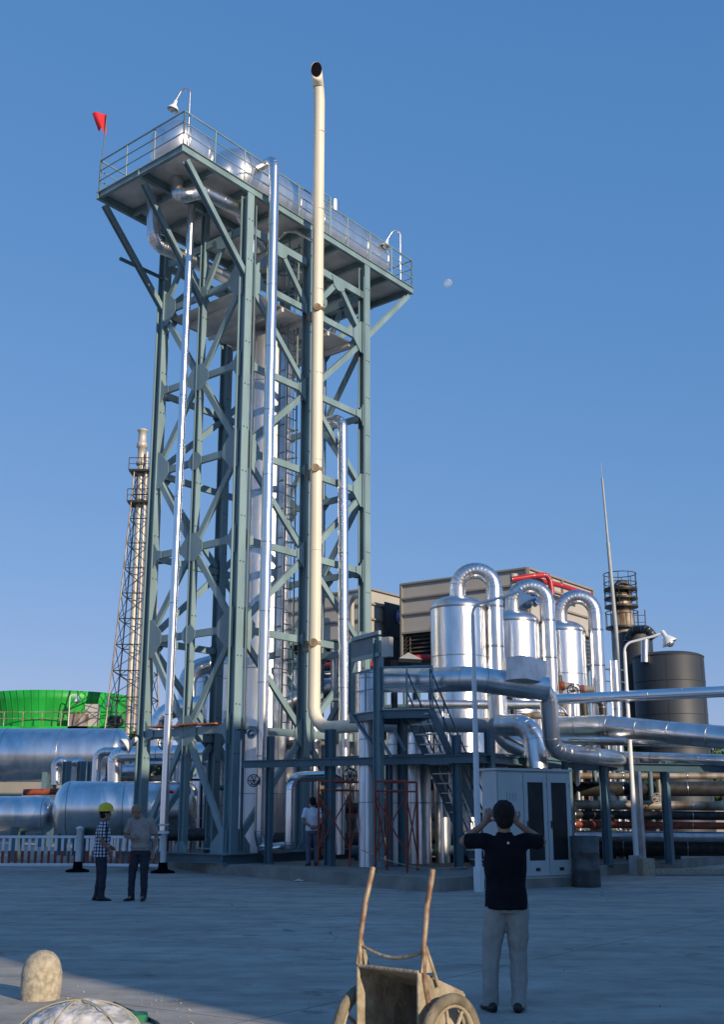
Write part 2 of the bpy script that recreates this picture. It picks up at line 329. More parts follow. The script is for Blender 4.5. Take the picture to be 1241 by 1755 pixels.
for a, b_ in segs:
    pa, pb = T(*legs[a], 0), T(*legs[b_], 0); u = (pb - pa).normalized(); o = outward(pa, pb)
    up = V((0, 0, 1))
    for z in LV[1:]:
        MB().bar(pa + u * 0.12 + up * z, pb - u * 0.12 + up * z, 0.11, 0.21 if z < 19 else 0.25, up).build('beam', 'teal', tw)
    ca = a in corner
    for i in range(len(LV) - 1):
        z0, z1 = LV[i], LV[i + 1]
        if i < 6:
            zc, zm = (z1, z0) if i % 2 == 1 else (z0, z1)   # corner nodes at .55, 6.74, 12.13, 17.7
            za, zb = (zc, zm) if ca else (zm, zc)
            p, q = pa + up * za, pb + up * zb
        else:
            mid = (pa + pb) / 2 + up * (z1 - 0.05)
            for e, ez in ((pa, z0), (pb, z0)):
                dd = (e + up * ez - mid); MB().bar(mid + dd * 0.08, mid + dd * 0.9, 0.10, 0.19, dd.normalized().cross(o)).build('diagonal_brace', 'teal', tw)
            mb = MB(); c = mid + o * 0.07
            mb.prism([c - u * 0.4 + up * 0.12, c + u * 0.4 + up * 0.12, c + u * 0.28 - up * 0.25, c + u * 0.1 - up * 0.34, c - u * 0.1 - up * 0.34, c - u * 0.28 - up * 0.25], o * 0.016)
            mb.build('gusset_plate', 'teal', tw); continue
        dd = q - p; MB().bar(p + dd * 0.06, q - dd * 0.06, 0.10, 0.19, dd.normalized().cross(o)).build('diagonal_brace', 'teal', tw)
for k, (s_, w_) in legs.items():
    p0 = T(s_, w_, 0)
    for a, b_ in segs:
        if k not in (a, b_): continue
        pa, pb = T(*legs[a], 0), T(*legs[b_], 0); o = outward(pa, pb); u = (pb - pa).normalized() * (1 if k == a else -1)
        for i, z in enumerate(LV[:-1]):
            cn = k in corner; main = (i % 2 == 0) if cn else (i % 2 == 1)
            c = p0 + up * z + o * 0.075
            if k in 'MN' or k in 'BE':
                if k == b_ : continue
                if main: P = [(-0.18, 0.45), (0.18, 0.45), (0.5, 0.12), (0.5, -0.14), (0.18, -0.42), (-0.18, -0.42), (-0.5, -0.14), (-0.5, 0.12)]
                else: P = [(-0.12, 0.28), (0.12, 0.28), (0.3, 0.1), (0.3, -0.1), (0.12, -0.28), (-0.12, -0.28), (-0.3, -0.1), (-0.3, 0.1)]
            elif main: P = [(0.05, 0.62), (0.3, 0.62), (0.72, 0.2), (0.72, -0.14), (0.34, -0.55), (0.05, -0.55)]
            else: P = [(0.05, 0.42), (0.2, 0.38), (0.34, 0.16), (0.55, 0.11), (0.55, -0.11), (0.34, -0.16), (0.2, -0.38), (0.05, -0.42)]
            mb = MB(); mb.prism([c + u * x + up * y for x, y in P], o * 0.016)
            mb.build('gusset_plate', 'teal', tw)
# overhang struts
for w_, lk in ((0, 'A'), (2, 'M'), (4, 'L')):
    q = T(0, w_, 17.75 if w_ != 2 else 17.4); p = T(-2.75, w_, ZT - 0.28)
    MB().hbeam(p, q, 0.16, 0.18, Nn, 0.02).build('platform_strut', 'teal', tw)
for w_ in (0, 2, 4):
    MB().hbeam(T(8.95, w_, ZT - 0.28), T(6.2, w_, 17.75), 0.16, 0.18, Nn, 0.02).build('platform_strut', 'teal', tw)
# platform
mb = MB()
for w_ in (-0.08, 2, 4.08): mb.hbeam(T(-3.0, w_, ZT), T(9.2, w_, ZT), 0.12, 0.26, up, 0.02)
mb.build('platform_girder', 'teal', tw)
mb = MB()
for s_ in (-2.94, -1.5, 0, 1.55, 3.1, 4.65, 6.2, 7.7, 9.14): mb.hbeam(T(s_, 0.0, ZT), T(s_, 4.0, ZT), 0.12, 0.22, up, 0.02)
mb.build('platform_joist', 'teal', tw)
mb = MB(); mb.prism([T(-2.98, -0.1, ZT + 0.135), T(9.18, -0.1, ZT + 0.135), T(9.18, 4.1, ZT + 0.135), T(-2.98, 4.1, ZT + 0.135)], (0, 0, 0.02))
mb.build('deck_plate', 'deck', tw)
mb = MB(); mb.prism([T(0.2, 0.2, 17.5), T(6.0, 0.2, 17.5), T(6.0, 3.8, 17.5), T(0.2, 3.8, 17.5)], (0, 0, 0.03))
for s_ in (0.8, 2, 3.2, 4.4, 5.6): mb.bar(T(s_, 0.2, 17.42), T(s_, 3.8, 17.42), 0.1, 0.14)
mb.build('lower_deck_plate', 'deck', tw)
def railing(root, pts, h=1.1, rails=(1.1, 0.74, 0.38), sp=1.35, r=0.024, m='teal', kick=0.0, zb=0.0, name='railing'):
    mb = MB()
    for i in range(len(pts) - 1):
        p, q = V(pts[i]), V(pts[i + 1])
        for z in rails: mb.rings([p + V((0, 0, z)), q + V((0, 0, z))], r * (1.15 if z == rails[0] else 0.8), 8)
    rail = mb.build(name, m, root)
    for i in range(len(pts) - 1):
        p, q = V(pts[i]), V(pts[i + 1]); k = max(1, round((q - p).length / sp))
        for j in range(k + (1 if i == len(pts) - 2 else 0)):
            b_ = p + (q - p) * (j / k); MB().rings([b_, b_ + V((0, 0, h))], r * 1.1, 8).build('post', m, rail)
    return rail
zt = ZT + 0.15
railing(tw, [T(-2.95, -0.08, zt), T(9.15, -0.08, zt)]); railing(tw, [T(-2.95, 4.08, zt), T(9.15, 4.08, zt)])
railing(tw, [T(-2.95, -0.08, zt), T(-2.95, 4.08, zt)]); railing(tw, [T(9.15, -0.08, zt), T(9.15, 4.08, zt)])
for s_, w_, o_, z1 in ((0.22, -0.19, 0.03, 20.2), (0.27, -0.19, 0.02, 17.0), (5.95, -0.19, 0.025, 20.0), (3.35, -0.19, 0.03, 16.5)):
    MB().rings([T(s_, w_, 0.6), T(s_, w_, z1)], o_, 8).build('conduit', 'tealdk' if s_ != 0.27 else 'dark', tw)
# base frame beam on the plinth
mb = MB()
mb.hbeam(T(-0.6, -0.3, 0.40), T(7.4, -0.3, 0.40), 0.3, 0.26, up, 0.03); mb.hbeam(T(-0.3, -0.3, 0.402), T(-0.3, 4.5, 0.402), 0.3, 0.25, up, 0.03)
mb.hbeam(T(7.0, -0.1, 0.402), T(7.0, 4.5, 0.402), 0.3, 0.25, up, 0.03)
mb.build('base_beam', 'tealdk', tw)
# walkway boards on the lowest level
mb = MB()
for i in range(4): mb.box(T(0.0 - 0.25 * 0, 0.9 + i * 0.75, 4.06 + 0.03 * (i % 2)), (0.5, 0.7, 0.04), math.atan2(D.y, D.x))
mb.build('walkway_board', 'orange', tw)
# short stub beam poking out to the left of the tower
MB().bar(at(205, 443, 34.3), at(285, 480, 35.6), 0.09, 0.09).build('stub_beam', 'tealdk', tw)
# ================================================================== VESSELS AND PIPES OF THE TOWER
def vessel(name, label, base, r, z0, z1, dome=0.35, m='clad', seam=1.2, group=None, skirt=None, cat='vessel'):
    b0 = V((base[0], base[1], z0)); root = thing(name, label, cat, b0, group); H = z1 - z0
    n_ = 7; prof = [(r, 0.0), (r, H - dome)]
    for i in range(1, n_ + 1):
        a = PI / 2 * i / n_; prof.append((max(0.001, r * math.cos(a)), H - dome + dome * math.sin(a)))
    mb = MB(); mb.lathe(b0, prof, 40); z = seam
    zz = z0 + seam
    while zz < z1 - dome * 0.5:
        mb.band(V((base[0], base[1], zz)), V((0, 0, 1)), r, 40, 0.035, 1.008); zz += seam
    mb.band(V((base[0], base[1], z1 - dome)), V((0, 0, 1)), r, 40, 0.05, 1.015)
    # long vertical lap seam
    for an in (0.9, 2.6, 4.4, 5.6):
        mb.cur = 1; p = V((base[0] + r * math.cos(an), base[1] + r * math.sin(an), z0)); mb.bar(p, p + V((0, 0, H - dome)), 0.02, 0.012, (math.cos(an), math.sin(an), 0))
    mb.build('shell', [m, 'seam' if m != 'darktank' else 'darktank'], root)
    return root
c = T(3.1, 2.0, 0)
v = vessel('distillation_column', 'broad wrinkled silver clad column standing in the middle of the steel tower', c, 0.9, 0.27, 17.35, 0.2, 'cladr', 1.9, cat='column')
c2 = T(4.6, 1.0, 0)
v = vessel('distillation_column', 'narrower silver column behind the caged ladder inside the tower', c2, 0.33, 0.27, 16.9, 0.2, 'cladr', 1.5, cat='column')
# top drum
def drum(name, label, p, q, r, hd=0.5, m='clad', seam=1.4, legs_=None, nozz=None, group=None):
    p, q = V(p), V(q); d_ = (q - p).normalized(); root = thing(name, label, 'tank', V((p.x, p.y, p.z - r)), group)
    L = (q - p).length; n_ = 8; prof = []
    for i in range(n_): a = PI / 2 * i / n_; prof.append((max(0.002, r * math.sin(a)), hd * (1 - math.cos(a))))
    prof.append((r, hd)); prof.append((r, L - hd))
    for i in range(1, n_ + 1): a = PI / 2 * i / n_; prof.append((max(0.002, r * math.cos(a)), L - hd + hd * math.sin(a)))
    mb = MB().lathe(p, prof, 44, d_); zz = hd
    while zz <= L - hd + 0.01: mb.band(p + d_ * zz, d_, r, 44, 0.04, 1.01); zz += (L - 2 * hd) / max(1, round((L - 2 * hd) / seam))
    mb.build('shell', [m, 'seam'], root)
    for f in (0.22, 0.78):
        c_ = p + d_ * (L * f); zb = legs_ if legs_ is not None else p.z - r - 0.3
        mb = MB(); sd_ = d_.cross(V((0, 0, 1))).normalized()
        mb.box(V((c_.x, c_.y, (zb + c_.z - r * 0.5) / 2)), (0.25, r * 1.5, c_.z - r * 0.5 - zb), math.atan2(d_.y, d_.x)); mb.build('saddle', 'tealdk', root)
    return root
drum('horizontal_drum', 'long silver horizontal drum with rounded ends on top of the tower platform', T(-0.1, 1.5, zt + 1.12), T(8.9, 1.5, zt + 1.12), 1.02, 0.6, 'drum', legs_=zt)
drum('horizontal_drum', 'short silver drum by the near corner of the top platform', T(-2.5, 1.7, zt + 1.2), T(-0.45, 1.7, zt + 1.2), 0.84, 0.6, 'drum', legs_=zt)
clad_pipe('nozzle_pipe', 'short upright silver nozzle rising from the long drum on the platform', [at(571, 400, 38.6), at(571, 346, 38.6)], 0.24, cat='nozzle')
p = at(570, 352, 37.9); clad_pipe('nozzle_pipe', 'small bent silver pipe beside the nozzle on the platform', [p + V((-0.05, 0.2, -1)), p + V((-.05, .2, .15)), p + V((-0.6, 0.5, 0.15)), p + V((-0.6, 0.5, -1.2))], 0.08, cat='pipe')
# tall bright pipe with side arm
px, py = -2.82, 33.2
xm = V((-3.68, 34.6, 22.3))
clad_pipe('tall_pipe', 'tall polished silver pipe beside the near corner leg, bent over at the platform', [(px + 0.1, py + 0.2, 0.55), (px, py, 1.0), (px, py, 21.95), (xm.x, xm.y, 22.3), (xm.x, xm.y, 21.6)], 0.165, 0.4, 'pipe', 2.0)
clad_pipe('overhead_line', 'bright silver upright pipe section just right of the near leg below the platform', [(xm.x, xm.y, 21.7), (xm.x, xm.y, 18.6)], 0.24, None, 'clad', 0.9)
clad_pipe('floor_pipe', 'low silver pipe running along the base beside the man in white, bent upright', [(px + 0.02, py + 0.05, 0.62), (-2.0, 32.6, 0.72), (-1.95, 32.4, 0.72), (-1.95, 32.4, 2.55), (-0.6, 33.2, 2.62), (-0.6, 33.2, 0.5)], 0.14, 0.35, 'pipe', 1.2)
# slender pole-like pipe
clad_pipe('slender_pipe', 'slender bright silver pipe rising from the white fence post to the platform', [(-5.52, 33.35, 1.1), (-5.45, 33.3, 20.35)], 0.115, None, 'pipe', 3.0)
# cream vent pipe
cx_, cy_ = -1.43, 34.75
vr = thing('vent_pipe', 'tall cream vent pipe rising above the tower, angled open mouth at the top', 'vent pipe', (cx_, cy_, 4.0))
zh = 4.02; rr_ = 0.187
e1 = at(618, 1247, 33.6); e1.z = zh
mb = MB(); P = mb.path([e1, (cx_, cy_, zh), (cx_ + 0.0, cy_, 8)], 0.62, 5)
ptop = V((cx_ - 0.03, cy_, 25.1)); tp = ptop + V((-0.09, -0.5, 0.92))
mb.rings(P[:-1] + [V((cx_, cy_, 8)), ptop, ptop + V((-0.01, -0.03, 0.25)), ptop + V((-0.03, -0.12, 0.48))], rr_, 28, True)
z_ = 6.5
while z_ < 25: mb.band(V((cx_, cy_, z_)), V((0, 0, 1)), rr_, 28, 0.025, 1.012); z_ += 2.9
mb.build('pipe_body', ['cream', 'beige'], vr)
mb = MB(); S0 = ptop + V((-0.03, -0.12, 0.48)); N_ = 28; vs = []
for k in range(5):
    f = k / 4; c_ = S0.lerp(tp, f) + V((0, -0.06 * math.sin(PI * f), 0)); nrm = V((-0.1 * f, -0.25 - 0.75 * f, 1 - f)).normalized(); ua = V((1, 0, 0)); ub = nrm.cross(ua).normalized()
    for i in range(N_):
        an = 2 * PI * i / N_; vs.append(c_ + ua * rr_ * 1.01 * math.cos(an) + ub * (rr_ * (1.01 + 0.62 * f) * math.sin(an)))
mb.add(vs, [(j * N_ + i, j * N_ + (i + 1) % N_, (j + 1) * N_ + (i + 1) % N_, (j + 1) * N_ + i) for j in range(4) for i in range(N_)], True)
mb.build('mouth', 'cream', vr)
mb = MB(); mb.add([x * 0.93 + tp * 0.07 + V((0, -0.004, 0)) for x in vs[-N_:]], [tuple(range(N_))]); mb.build('opening', 'black', vr)  # black disc standing in for the unlit inside of the pipe
for y_ in (531, 805, 1103):
    z = hz(y_, cy_); cp = V((cx_, cy_, z)); bp_ = T(3.1, 0, z) + NF * 0.15
    mb = MB(); mb.bar(bp_, cp + (bp_ - cp).normalized() * 0.2, 0.06, 0.06); mb.band(cp, up, rr_, 24, 0.12, 1.08); mb.box(bp_, (0.3, 0.2, 0.3), 0.9)
    mb.rings([cp - V((0.02, rr_ + 0.06, 0)), cp - V((0.02, rr_ - 0.02, 0))], 0.13, 12)
    mb.build('pipe_clamp', 'rust', vr)
clad_pipe('grey_vent_line', 'thick plain grey horizontal pipe behind the stair, joining the big elbow', [e1 + V((0.35, -0.25, 0)), at(860, 1243, 31.5)], 0.2, None, 'grey', 50)
# pipe right of the tower
q = at(587, 735, 36.6); clad_pipe('bent_pipe', 'silver pipe right of the cream vent, bent back into the tower near mid height', [at(590, 1300, 36.4), (q.x, q.y, hz(716, 36.6)), V((q.x - 1.2, q.y + 0.9, hz(716, 36.6)))], 0.165, 0.36, 'pipe', 2.2)
# pipes under the platform
clad_pipe('elbow_pipe', 'thick silver pipe dropping from the platform and sweeping into the tower', [at(263, 341, 33.45), at(263, 418, 33.5), at(330, 447, 34.6), at(420, 492, 36.0)], 0.22, 0.42, 'clad', 0.8)
clad_pipe('elbow_pipe', 'thick silver elbow pipe hanging just under the platform near corner', [at(303, 312, 32.5), at(306, 340, 31.7), at(345, 327, 32.2), at(411, 360, 33.4), at(445, 425, 35)], 0.22, 0.3, 'clad', 0.8)
clad_pipe('hose_pipe', 'thin pale curved pipe from the tower to the cream vent', [at(478, 410, 35.6), at(492, 396, 35.4), at(508, 398, 35.2), at(540, 415, 34.9)], 0.05, 0.2, 'dullpipe', 50)
# ladder
def ladder(label, p, z0, z1, wdir, ndir, cage=True, wd=0.5, m='teal'):
    p = V(p); wdir = V(wdir).normalized(); ndir = V(ndir).normalized(); root = thing('caged_ladder' if cage else 'ladder', label, 'ladder', V((p.x, p.y, z0)))
    for s_ in (-1, 1):
        b_ = p + wdir * (s_ * wd / 2); MB().bar(V((b_.x, b_.y, z0)), V((b_.x, b_.y, z1)), 0.05, 0.05).build('rail', m, root)
    mb = MB(); z = z0 + 0.3
    while z < z1 - 0.1:
        a_ = V((p.x, p.y, z)); MB().rings([a_ - wdir * wd / 2, a_ + wdir * wd / 2], 0.018, 6).build('rung', m, root); z += 0.38
    if cage:
        mb = MB(); z = z0 + 2.3; N = 10
        while z < z1:
            a_ = V((p.x, p.y, z)); pts = [a_ + wdir * (-0.36 * math.cos(PI * i / N)) + ndir * (0.75 * math.sin(PI * i / N)) for i in range(N + 1)]
            mb.rings(pts, 0.03, 6); z += 0.95
        for i in (1, 3, 5, 7, 9):
            o_ = wdir * (-0.36 * math.cos(PI * i / N)) + ndir * (0.75 * math.sin(PI * i / N)); b_ = p + o_
            mb.rings([V((b_.x, b_.y, z0 + 2.3)), V((b_.x, b_.y, z1))], 0.016, 6)
        mb.build('safety_cage', m, root)
    return root
lp = at(500, 700, 36.2)
ladder('teal caged ladder climbing the right side of the silver column', (lp.x, lp.y, 0), 4.0, 20.6, D, -NF)
# top rail gate and lamps
mb = MB(); a_ = T(3.35, -0.1, zt); 
for s_ in (0, 0.75): mb.rings([a_ + D * s_, a_ + D * s_ + V((0, 0, 1.45))], 0.028, 8)
for z in (0.3, 0.6, 0.9, 1.2, 1.45): mb.rings([a_ + V((0, 0, z)), a_ + D * 0.75 + V((0, 0, z))], 0.022, 6)
tag(mb.build('ladder_gate', 'teal', None, a_), 'narrow ladder head standing above the platform railing', 'ladder')
def lampshade(c, d_, s=1.0, root=None, m='white'):
    c = V(c); d_ = V(d_).normalized()
    mb = MB(); mb.lathe(c, [(0.03 * s, -0.30 * s), (0.05 * s, -0.28 * s), (0.06 * s, -0.14 * s), (0.10 * s, -0.10 * s), (0.17 * s, 0.0), (0.20 * s, 0.06 * s), (0.19 * s, 0.06 * s), (0.15 * s, 0.0)], 20, d_, False); mb.build('lamp_shade', m, root)
    mb = MB(); mb.ball(c + d_ * 0.04 * s, 0.11 * s); mb.build('lens', 'dullpipe', root)
def platform_lamp(label, base, hgt, dx):
    root = thing('platform_lamp', label, 'lamp', base); b_ = V(base); dx = V(dx)
    mb = MB(); mb.pipe([b_, b_ + V((0, 0, hgt)), b_ + V((0, 0, hgt + 0.05)) + dx * 0.3, b_ + dx * 0.55 + V((0, 0, hgt - 0.35))], 0.03, 0.2, 10); mb.build('pole', 'dullpipe', root)
    lampshade(b_ + dx * 0.62 + V((0, 0, hgt - 0.6)), dx * 0.35 + V((0, 0, -1)), 0.95, root); return root
platform_lamp('small lamp on a bent pole at the near left corner of the platform', T(-2.7, 0.0, zt), 2.0, (-0.8, 0.1, 0))
platform_lamp('small lamp on a bent pole at the right end of the platform', T(8.5, 0.0, zt), 2.05, (-0.9, -0.1, 0))
fl = thing('flag', 'small ragged red flag on a thin pole at the platform left corner', 'flag', T(-2.95, 4.08, zt))
b_ = T(-2.95, 4.08, zt + 0.2); tpf = b_ + V((0.1, 0.0, 2.6))
MB().rings([b_, tpf], 0.02, 8).build('flagpole', 'tealdk', fl)
mb = MB(); W_, H_ = 8, 8; vs = []
for j in range(H_):
    for i in range(W_):
        s_ = i / (W_ - 1); tq = j / (H_ - 1)
        q = tpf + V((-0.48 * s_ * (1 - 0.45 * tq), 0.07 * math.sin(6 * s_ + 2 * tq), 0.02 - 0.75 * tq * (1 - 0.25 * s_ + 0.06 * math.sin(s_ * 9)) + 0.05 * math.sin(s_ * 3)))
        vs.append(q)
mb.add(vs, [(j * W_ + i, j * W_ + i + 1, (j + 1) * W_ + i + 1, (j + 1) * W_ + i) for j in range(H_ - 1) for i in range(W_ - 1)], True)
mb.build('cloth', 'flag', fl)
# flood light on the lowest level
fr = thing('floodlight', 'round white caged floodlight on the near tower leg above the walkway', 'lamp', at(428, 1255, 32.5))
lampshade(at(430, 1257, 32.4), (0.5, -0.8, -0.35), 0.75, fr); MB().pipe([at(428, 1253, 32.5), at(412, 1250, 32.8), at(405, 1252, 33)], 0.02, 0.05, 8).build('bracket', 'dark', fr)
fr = thing('floodlight', 'round white floodlight hanging from a bent arm at the left tower leg', 'lamp', at(222, 1275, 35))
lampshade(at(216, 1277, 35), (-0.7, -0.3, -0.5), 1.3, fr); MB().pipe([at(222, 1270, 35), at(228, 1258, 35), at(240, 1262, 35.3)], 0.025, 0.08, 8).build('bracket', 'dark', fr)
# ================================================================== RIGHT HAND VESSELS
names = ['nearest silver domed vessel with a big arched gooseneck pipe', 'middle silver domed vessel with an arched gooseneck pipe', 'farthest silver domed vessel, its bluish gooseneck in the shade']
for i, (vx, vy, lx) in enumerate(((3.02, 36.0, 4.16), (5.1, 38.7, 6.25), (7.05, 40.8, 8.27))):
    v = vessel('domed_vessel', names[i], (vx, vy), 0.87, 0.27, 8.22, 0.42, 'clad', 1.5, 'domed vessels with gooseneck pipes')
    mb = MB(); ly = vy - 0.15; R_ = (lx - vx) / 2; pts = [V((vx, vy, 7.9)), V((vx, vy, 8.45))]
    for k in range(1, 16): a = PI - PI * k / 15; pts.append(V((vx + R_ + R_ * math.cos(a), vy - 0.15 * k / 15, 8.45 + R_ * math.sin(a))))
    pts += [V((lx, ly, 7.9)), V((lx, ly, 0.8))]
    mb.rings(pts, 0.255, 28); 
    for k in range(2, 17): mb.band(pts[k], (pts[k + 1] - pts[k - 1]).normalized(), 0.255, 28, 0.022, 1.012)
    for z in (7.85, 6.6, 5.3, 4.0, 2.7): mb.band(V((lx, ly, z)), V((0, 0, 1)), 0.255, 28, 0.07, 1.05)
    mb.build('gooseneck', ['clad', 'seam'], v)
# ================================================================== SHADE-CASTING HALL BEHIND THE CAMERA
def CT(c_, t_, z=0.0): return V((0.771 * c_ - 0.637 * t_, 0.637 * c_ + 0.771 * t_, z))
hall = thing('plant_hall', 'plain plastered plant hall standing behind and to the right of the yard', 'building', CT(15, -16))
def hall_block(c0, c1, t0, t1, h):
    mb = MB(); mb.prism([CT(c0, t0), CT(c1, t0), CT(c1, t1), CT(c0, t1)], (0, 0, h)); mb.build('wall', 'wall', hall)
    mb = MB(); mb.prism([CT(c0 - 0.0, t0 - 0.2, h + 0.003), CT(c1 + 0.0, t0 - 0.2, h + 0.003), CT(c1 + 0.0, t1 + 0.02, h + 0.003), CT(c0 - 0.0, t1 + 0.02, h + 0.003)], (0, 0, 0.2)); mb.build('roof', 'beigedk', hall)
    k = int((c1 - c0) / 3)
    for i in range(k):
        for z in (1.2, 4.8, 8.2):
            if z + 1.8 > h: continue
            cc = c0 + (i + 0.5) * (c1 - c0) / k
            w_ = MB().prism([CT(cc - 0.8, t1 + 0.003, z), CT(cc + 0.8, t1 + 0.003, z), CT(cc + 0.8, t1 + 0.003, z + 1.6), CT(cc - 0.8, t1 + 0.003, z + 1.6)], CT(0, 0.06)).build('window', 'white', hall)
            MB().prism([CT(cc - 0.7, t1 + 0.066, z + 0.1), CT(cc + 0.7, t1 + 0.066, z + 0.1), CT(cc + 0.7, t1 + 0.066, z + 1.5), CT(cc - 0.7, t1 + 0.066, z + 1.5)], CT(0, 0.01)).build('pane', 'glass', w_)
hall_block(5.75, 22.5, -26, -14, 17.8)
hall_block(22.503, 48, -26, -14, 13.2)
# ================================================================== COOLERS BEHIND
def cooler(label, p0, dx, wd, dy, dp, z0, z1, logo, louvres, group):
    """box from corner p0 along dx (front) and dy (depth)"""
    p0 = V((p0[0], p0[1], z0)); dx = V(dx).normalized(); dy = V(dy).normalized(); root = thing('condenser_unit', label, 'cooling unit', p0, group)
    H = z1 - z0; mb = MB(); lz = z0 + H * 0.36
    mb.prism([p0 + V((0, 0, H * .36)), p0 + dx * wd + V((0, 0, H * .36)), p0 + dx * wd + dy * dp + V((0, 0, H * .36)), p0 + dy * dp + V((0, 0, H * .36))], (0, 0, H * 0.64)); mb.build('casing', 'beige', root)
    for o_, ax, ln, out in ((p0, dx, wd, -dy), (p0 + dx * wd, dy, dp, dx), (p0, dy, dp, -dx)):
        mb = MB()
        for z in (lz, lz + H * 0.24, z1 - H * 0.2, z1 - 0.03): mb.bar(o_ + out * 0.06 + V((0, 0, z - z0)), o_ + ax * ln + out * 0.06 + V((0, 0, z - z0)), 0.07, 0.07)
        k = max(2, round(ln / 3))
        for i in range(k + 1): q = o_ + ax * (ln * i / k) + out * 0.05; mb.bar(q, q + V((0, 0, H)), 0.08, 0.08, ax)
        mb.build('panel_trim', 'beigedk', root)
        mb = MB(); base = o_ - out * 0.35; mb.prism([base, base + ax * ln, base + ax * ln + out * 0.02, base + out * 0.02], (0, 0, H * 0.355))
        for i in range(7): 
            z = 0.12 + i * H * 0.05; mb.bar(base + out * 0.2 + V((0, 0, z)), base + ax * ln + out * 0.2 + V((0, 0, z)), 0.3, 0.02, (V((0, 0, 1)) + out * 0.8))
        mb.build('louvre', 'louvre', root)
    return root
N2 = V((0.803, -0.596, 0))      # facing the photographer's right
# left unit (seen between tower legs) and right unit
QR, QL = V((6.14, 42.0, 0)), V((0.3, 46.1, 0)); NB = V((-0.82, 0.58, 0))
cooler('left beige condenser unit with dark end panel, seen through the tower legs', QL + NB * 5.0, -NB, 5.0, D, 5.4, 7.3, 10.4, True, True, 'beige condenser units')
cooler('right beige ribbed condenser unit, the largest box behind the silver domed vessels', QR + NB * 5.55, -NB, 5.55, D, 5.4, 7.3, 10.4, True, True, 'beige condenser units')
for k_, Q_ in enumerate((QR, QL)):
    lb_ = ('right', 'left')[k_]; root = thing('support_frame', 'steel frame carrying the %s condenser unit' % lb_, 'frame', (Q_.x, Q_.y, 0))
    for a_ in (0.3, 5.2):
        for b_ in (0.4, 5.0):
            q = Q_ + NB * a_ + D * b_; MB().hbeam((q.x, q.y, 0), (q.x, q.y, 7.1), 0.25, 0.25, NF, 0.02).build('column', 'tealdk', root)
    for b_ in (0.4, 5.0): MB().hbeam(Q_ + D * b_ + V((0, 0, 7.18)), Q_ + D * b_ + NB * 5.4 + V((0, 0, 7.18)), 0.2, 0.2, V((0, 0, 1)), 0.02).build('beam', 'tealdk', root)
def text_mesh(s_, size, m, parent, loc, xa, ya, depth=0.01, align='CENTER'):
    cu = bpy.data.curves.new('lettering', 'FONT'); cu.body = s_; cu.size = size; cu.extrude = depth; cu.align_x = align; cu.align_y = 'CENTER'; cu.materials.append(M[m])
    tmp = bpy.data.objects.new('lettering_source', cu); COL.objects.link(tmp); bpy.context.view_layer.update()
    me = bpy.data.meshes.new_from_object(tmp.evaluated_get(bpy.context.evaluated_depsgraph_get())); bpy.data.objects.remove(tmp); bpy.data.curves.remove(cu)
    o = bpy.data.objects.new('lettering', me); COL.objects.link(o); o.parent = parent
    off = V((0, 0, 0)); q = parent
    while q is not None: off += V(q.location); q = q.parent
    xa = V(xa).normalized(); ya = V(ya).normalized(); za = xa.cross(ya)
    o.matrix_local = Matrix.Translation(V(loc) - off) @ Matrix((xa, ya, za)).transposed().to_4x4()
    return o
def logo(label, c_, xa, r, slope=0.0):
    c_ = V(c_); xa = V(xa).normalized(); za = xa.cross(V((0, 0, 1)))
    root = thing('round_sign', label, 'sign', c_)
    mb = MB(); mb.lathe(c_, [(r, 0), (r, 0.03)], 40, za); mb.build('disc', 'blue', root)
    mb = MB(); mb.lathe(c_ + za * 0.03, [(r * 0.93, 0), (r * 0.93, 0.008), (r * 0.88, 0.008), (r * 0.88, 0.0)], 40, za, False); mb.build('rim', 'white', root)
    for ch, dx_, dz in (('B', -0.42, 0.18), ('A', 0.0, -0.1), ('C', 0.42, -0.35)):
        text_mesh(ch, r * 0.8, 'white', root, c_ + za * 0.036 + xa * (dx_ * r) + V((0, 0, dz * r)), xa, (0, 0, 1))
    return root
# dark end bay with sign on the left unit
dk = MB(); o_ = NF * 0.125
dk.prism([QL + D * 0.85 + o_ + V((0, 0, 8.55)), QL + D * 4.9 + o_ + V((0, 0, 8.55)), QL + D * 4.9 + o_ + V((0, 0, 9.95)), QL + D * 0.85 + o_ + V((0, 0, 9.95))], NF * 0.05)
tag(dk.build('screen_panel', 'darktank', None, QL + D * 0.85 + V((0, 0, 8.55))), 'dark screen panel on the end of the left condenser unit', 'panel')
dk = MB(); dk.prism([QL + D * 0.3 + o_ + V((0, 0, 6.6)), QL + D * 4.9 + o_ + V((0, 0, 6.6)), QL + D * 4.9 + o_ + V((0, 0, 8.5)), QL + D * 0.3 + o_ + V((0, 0, 8.5))], NF * 0.05)
tag(dk.build('screen_panel', 'darktank', None, QL + D * 0.3 + V((0, 0, 6.6))), 'lower dark screen under the blue sign on the left condenser unit', 'panel')
q = QL + D * 1.9 + NF * 0.18 + V((0, 0, 9.45))
logo('round blue sign with white letters on the left condenser unit', q, D, 0.32)
q = QR + D * 0.42 + NF * 0.12; q.z = hz(1022, q.y)
logo('round blue sign with white letters framed by the middle gooseneck pipe', q, D, 0.32)
for pts, lb in (([at(878, 993, 40.9), at(915, 987, 41), at(942, 985, 41.3), at(947, 1020, 41.3)], 'bent bright red pipe in front of the condenser units'),
                ([at(915, 993, 41.3), at(960, 1003, 42.5), at(1012, 1020, 44.5)], 'straight bright red pipe sloping down behind the gooseneck tops'),
                ([at(556, 1140, 44), at(590, 1139, 43), at(640, 1140, 43)], 'red pipe low behind the bent silver pipe'),
                ([at(690, 1127, 42), at(740, 1127, 42)], 'short red pipe left of the nearest domed vessel')):
    clad_pipe('red_pipe', lb, pts, 0.10, 0.25, 'red', 50)
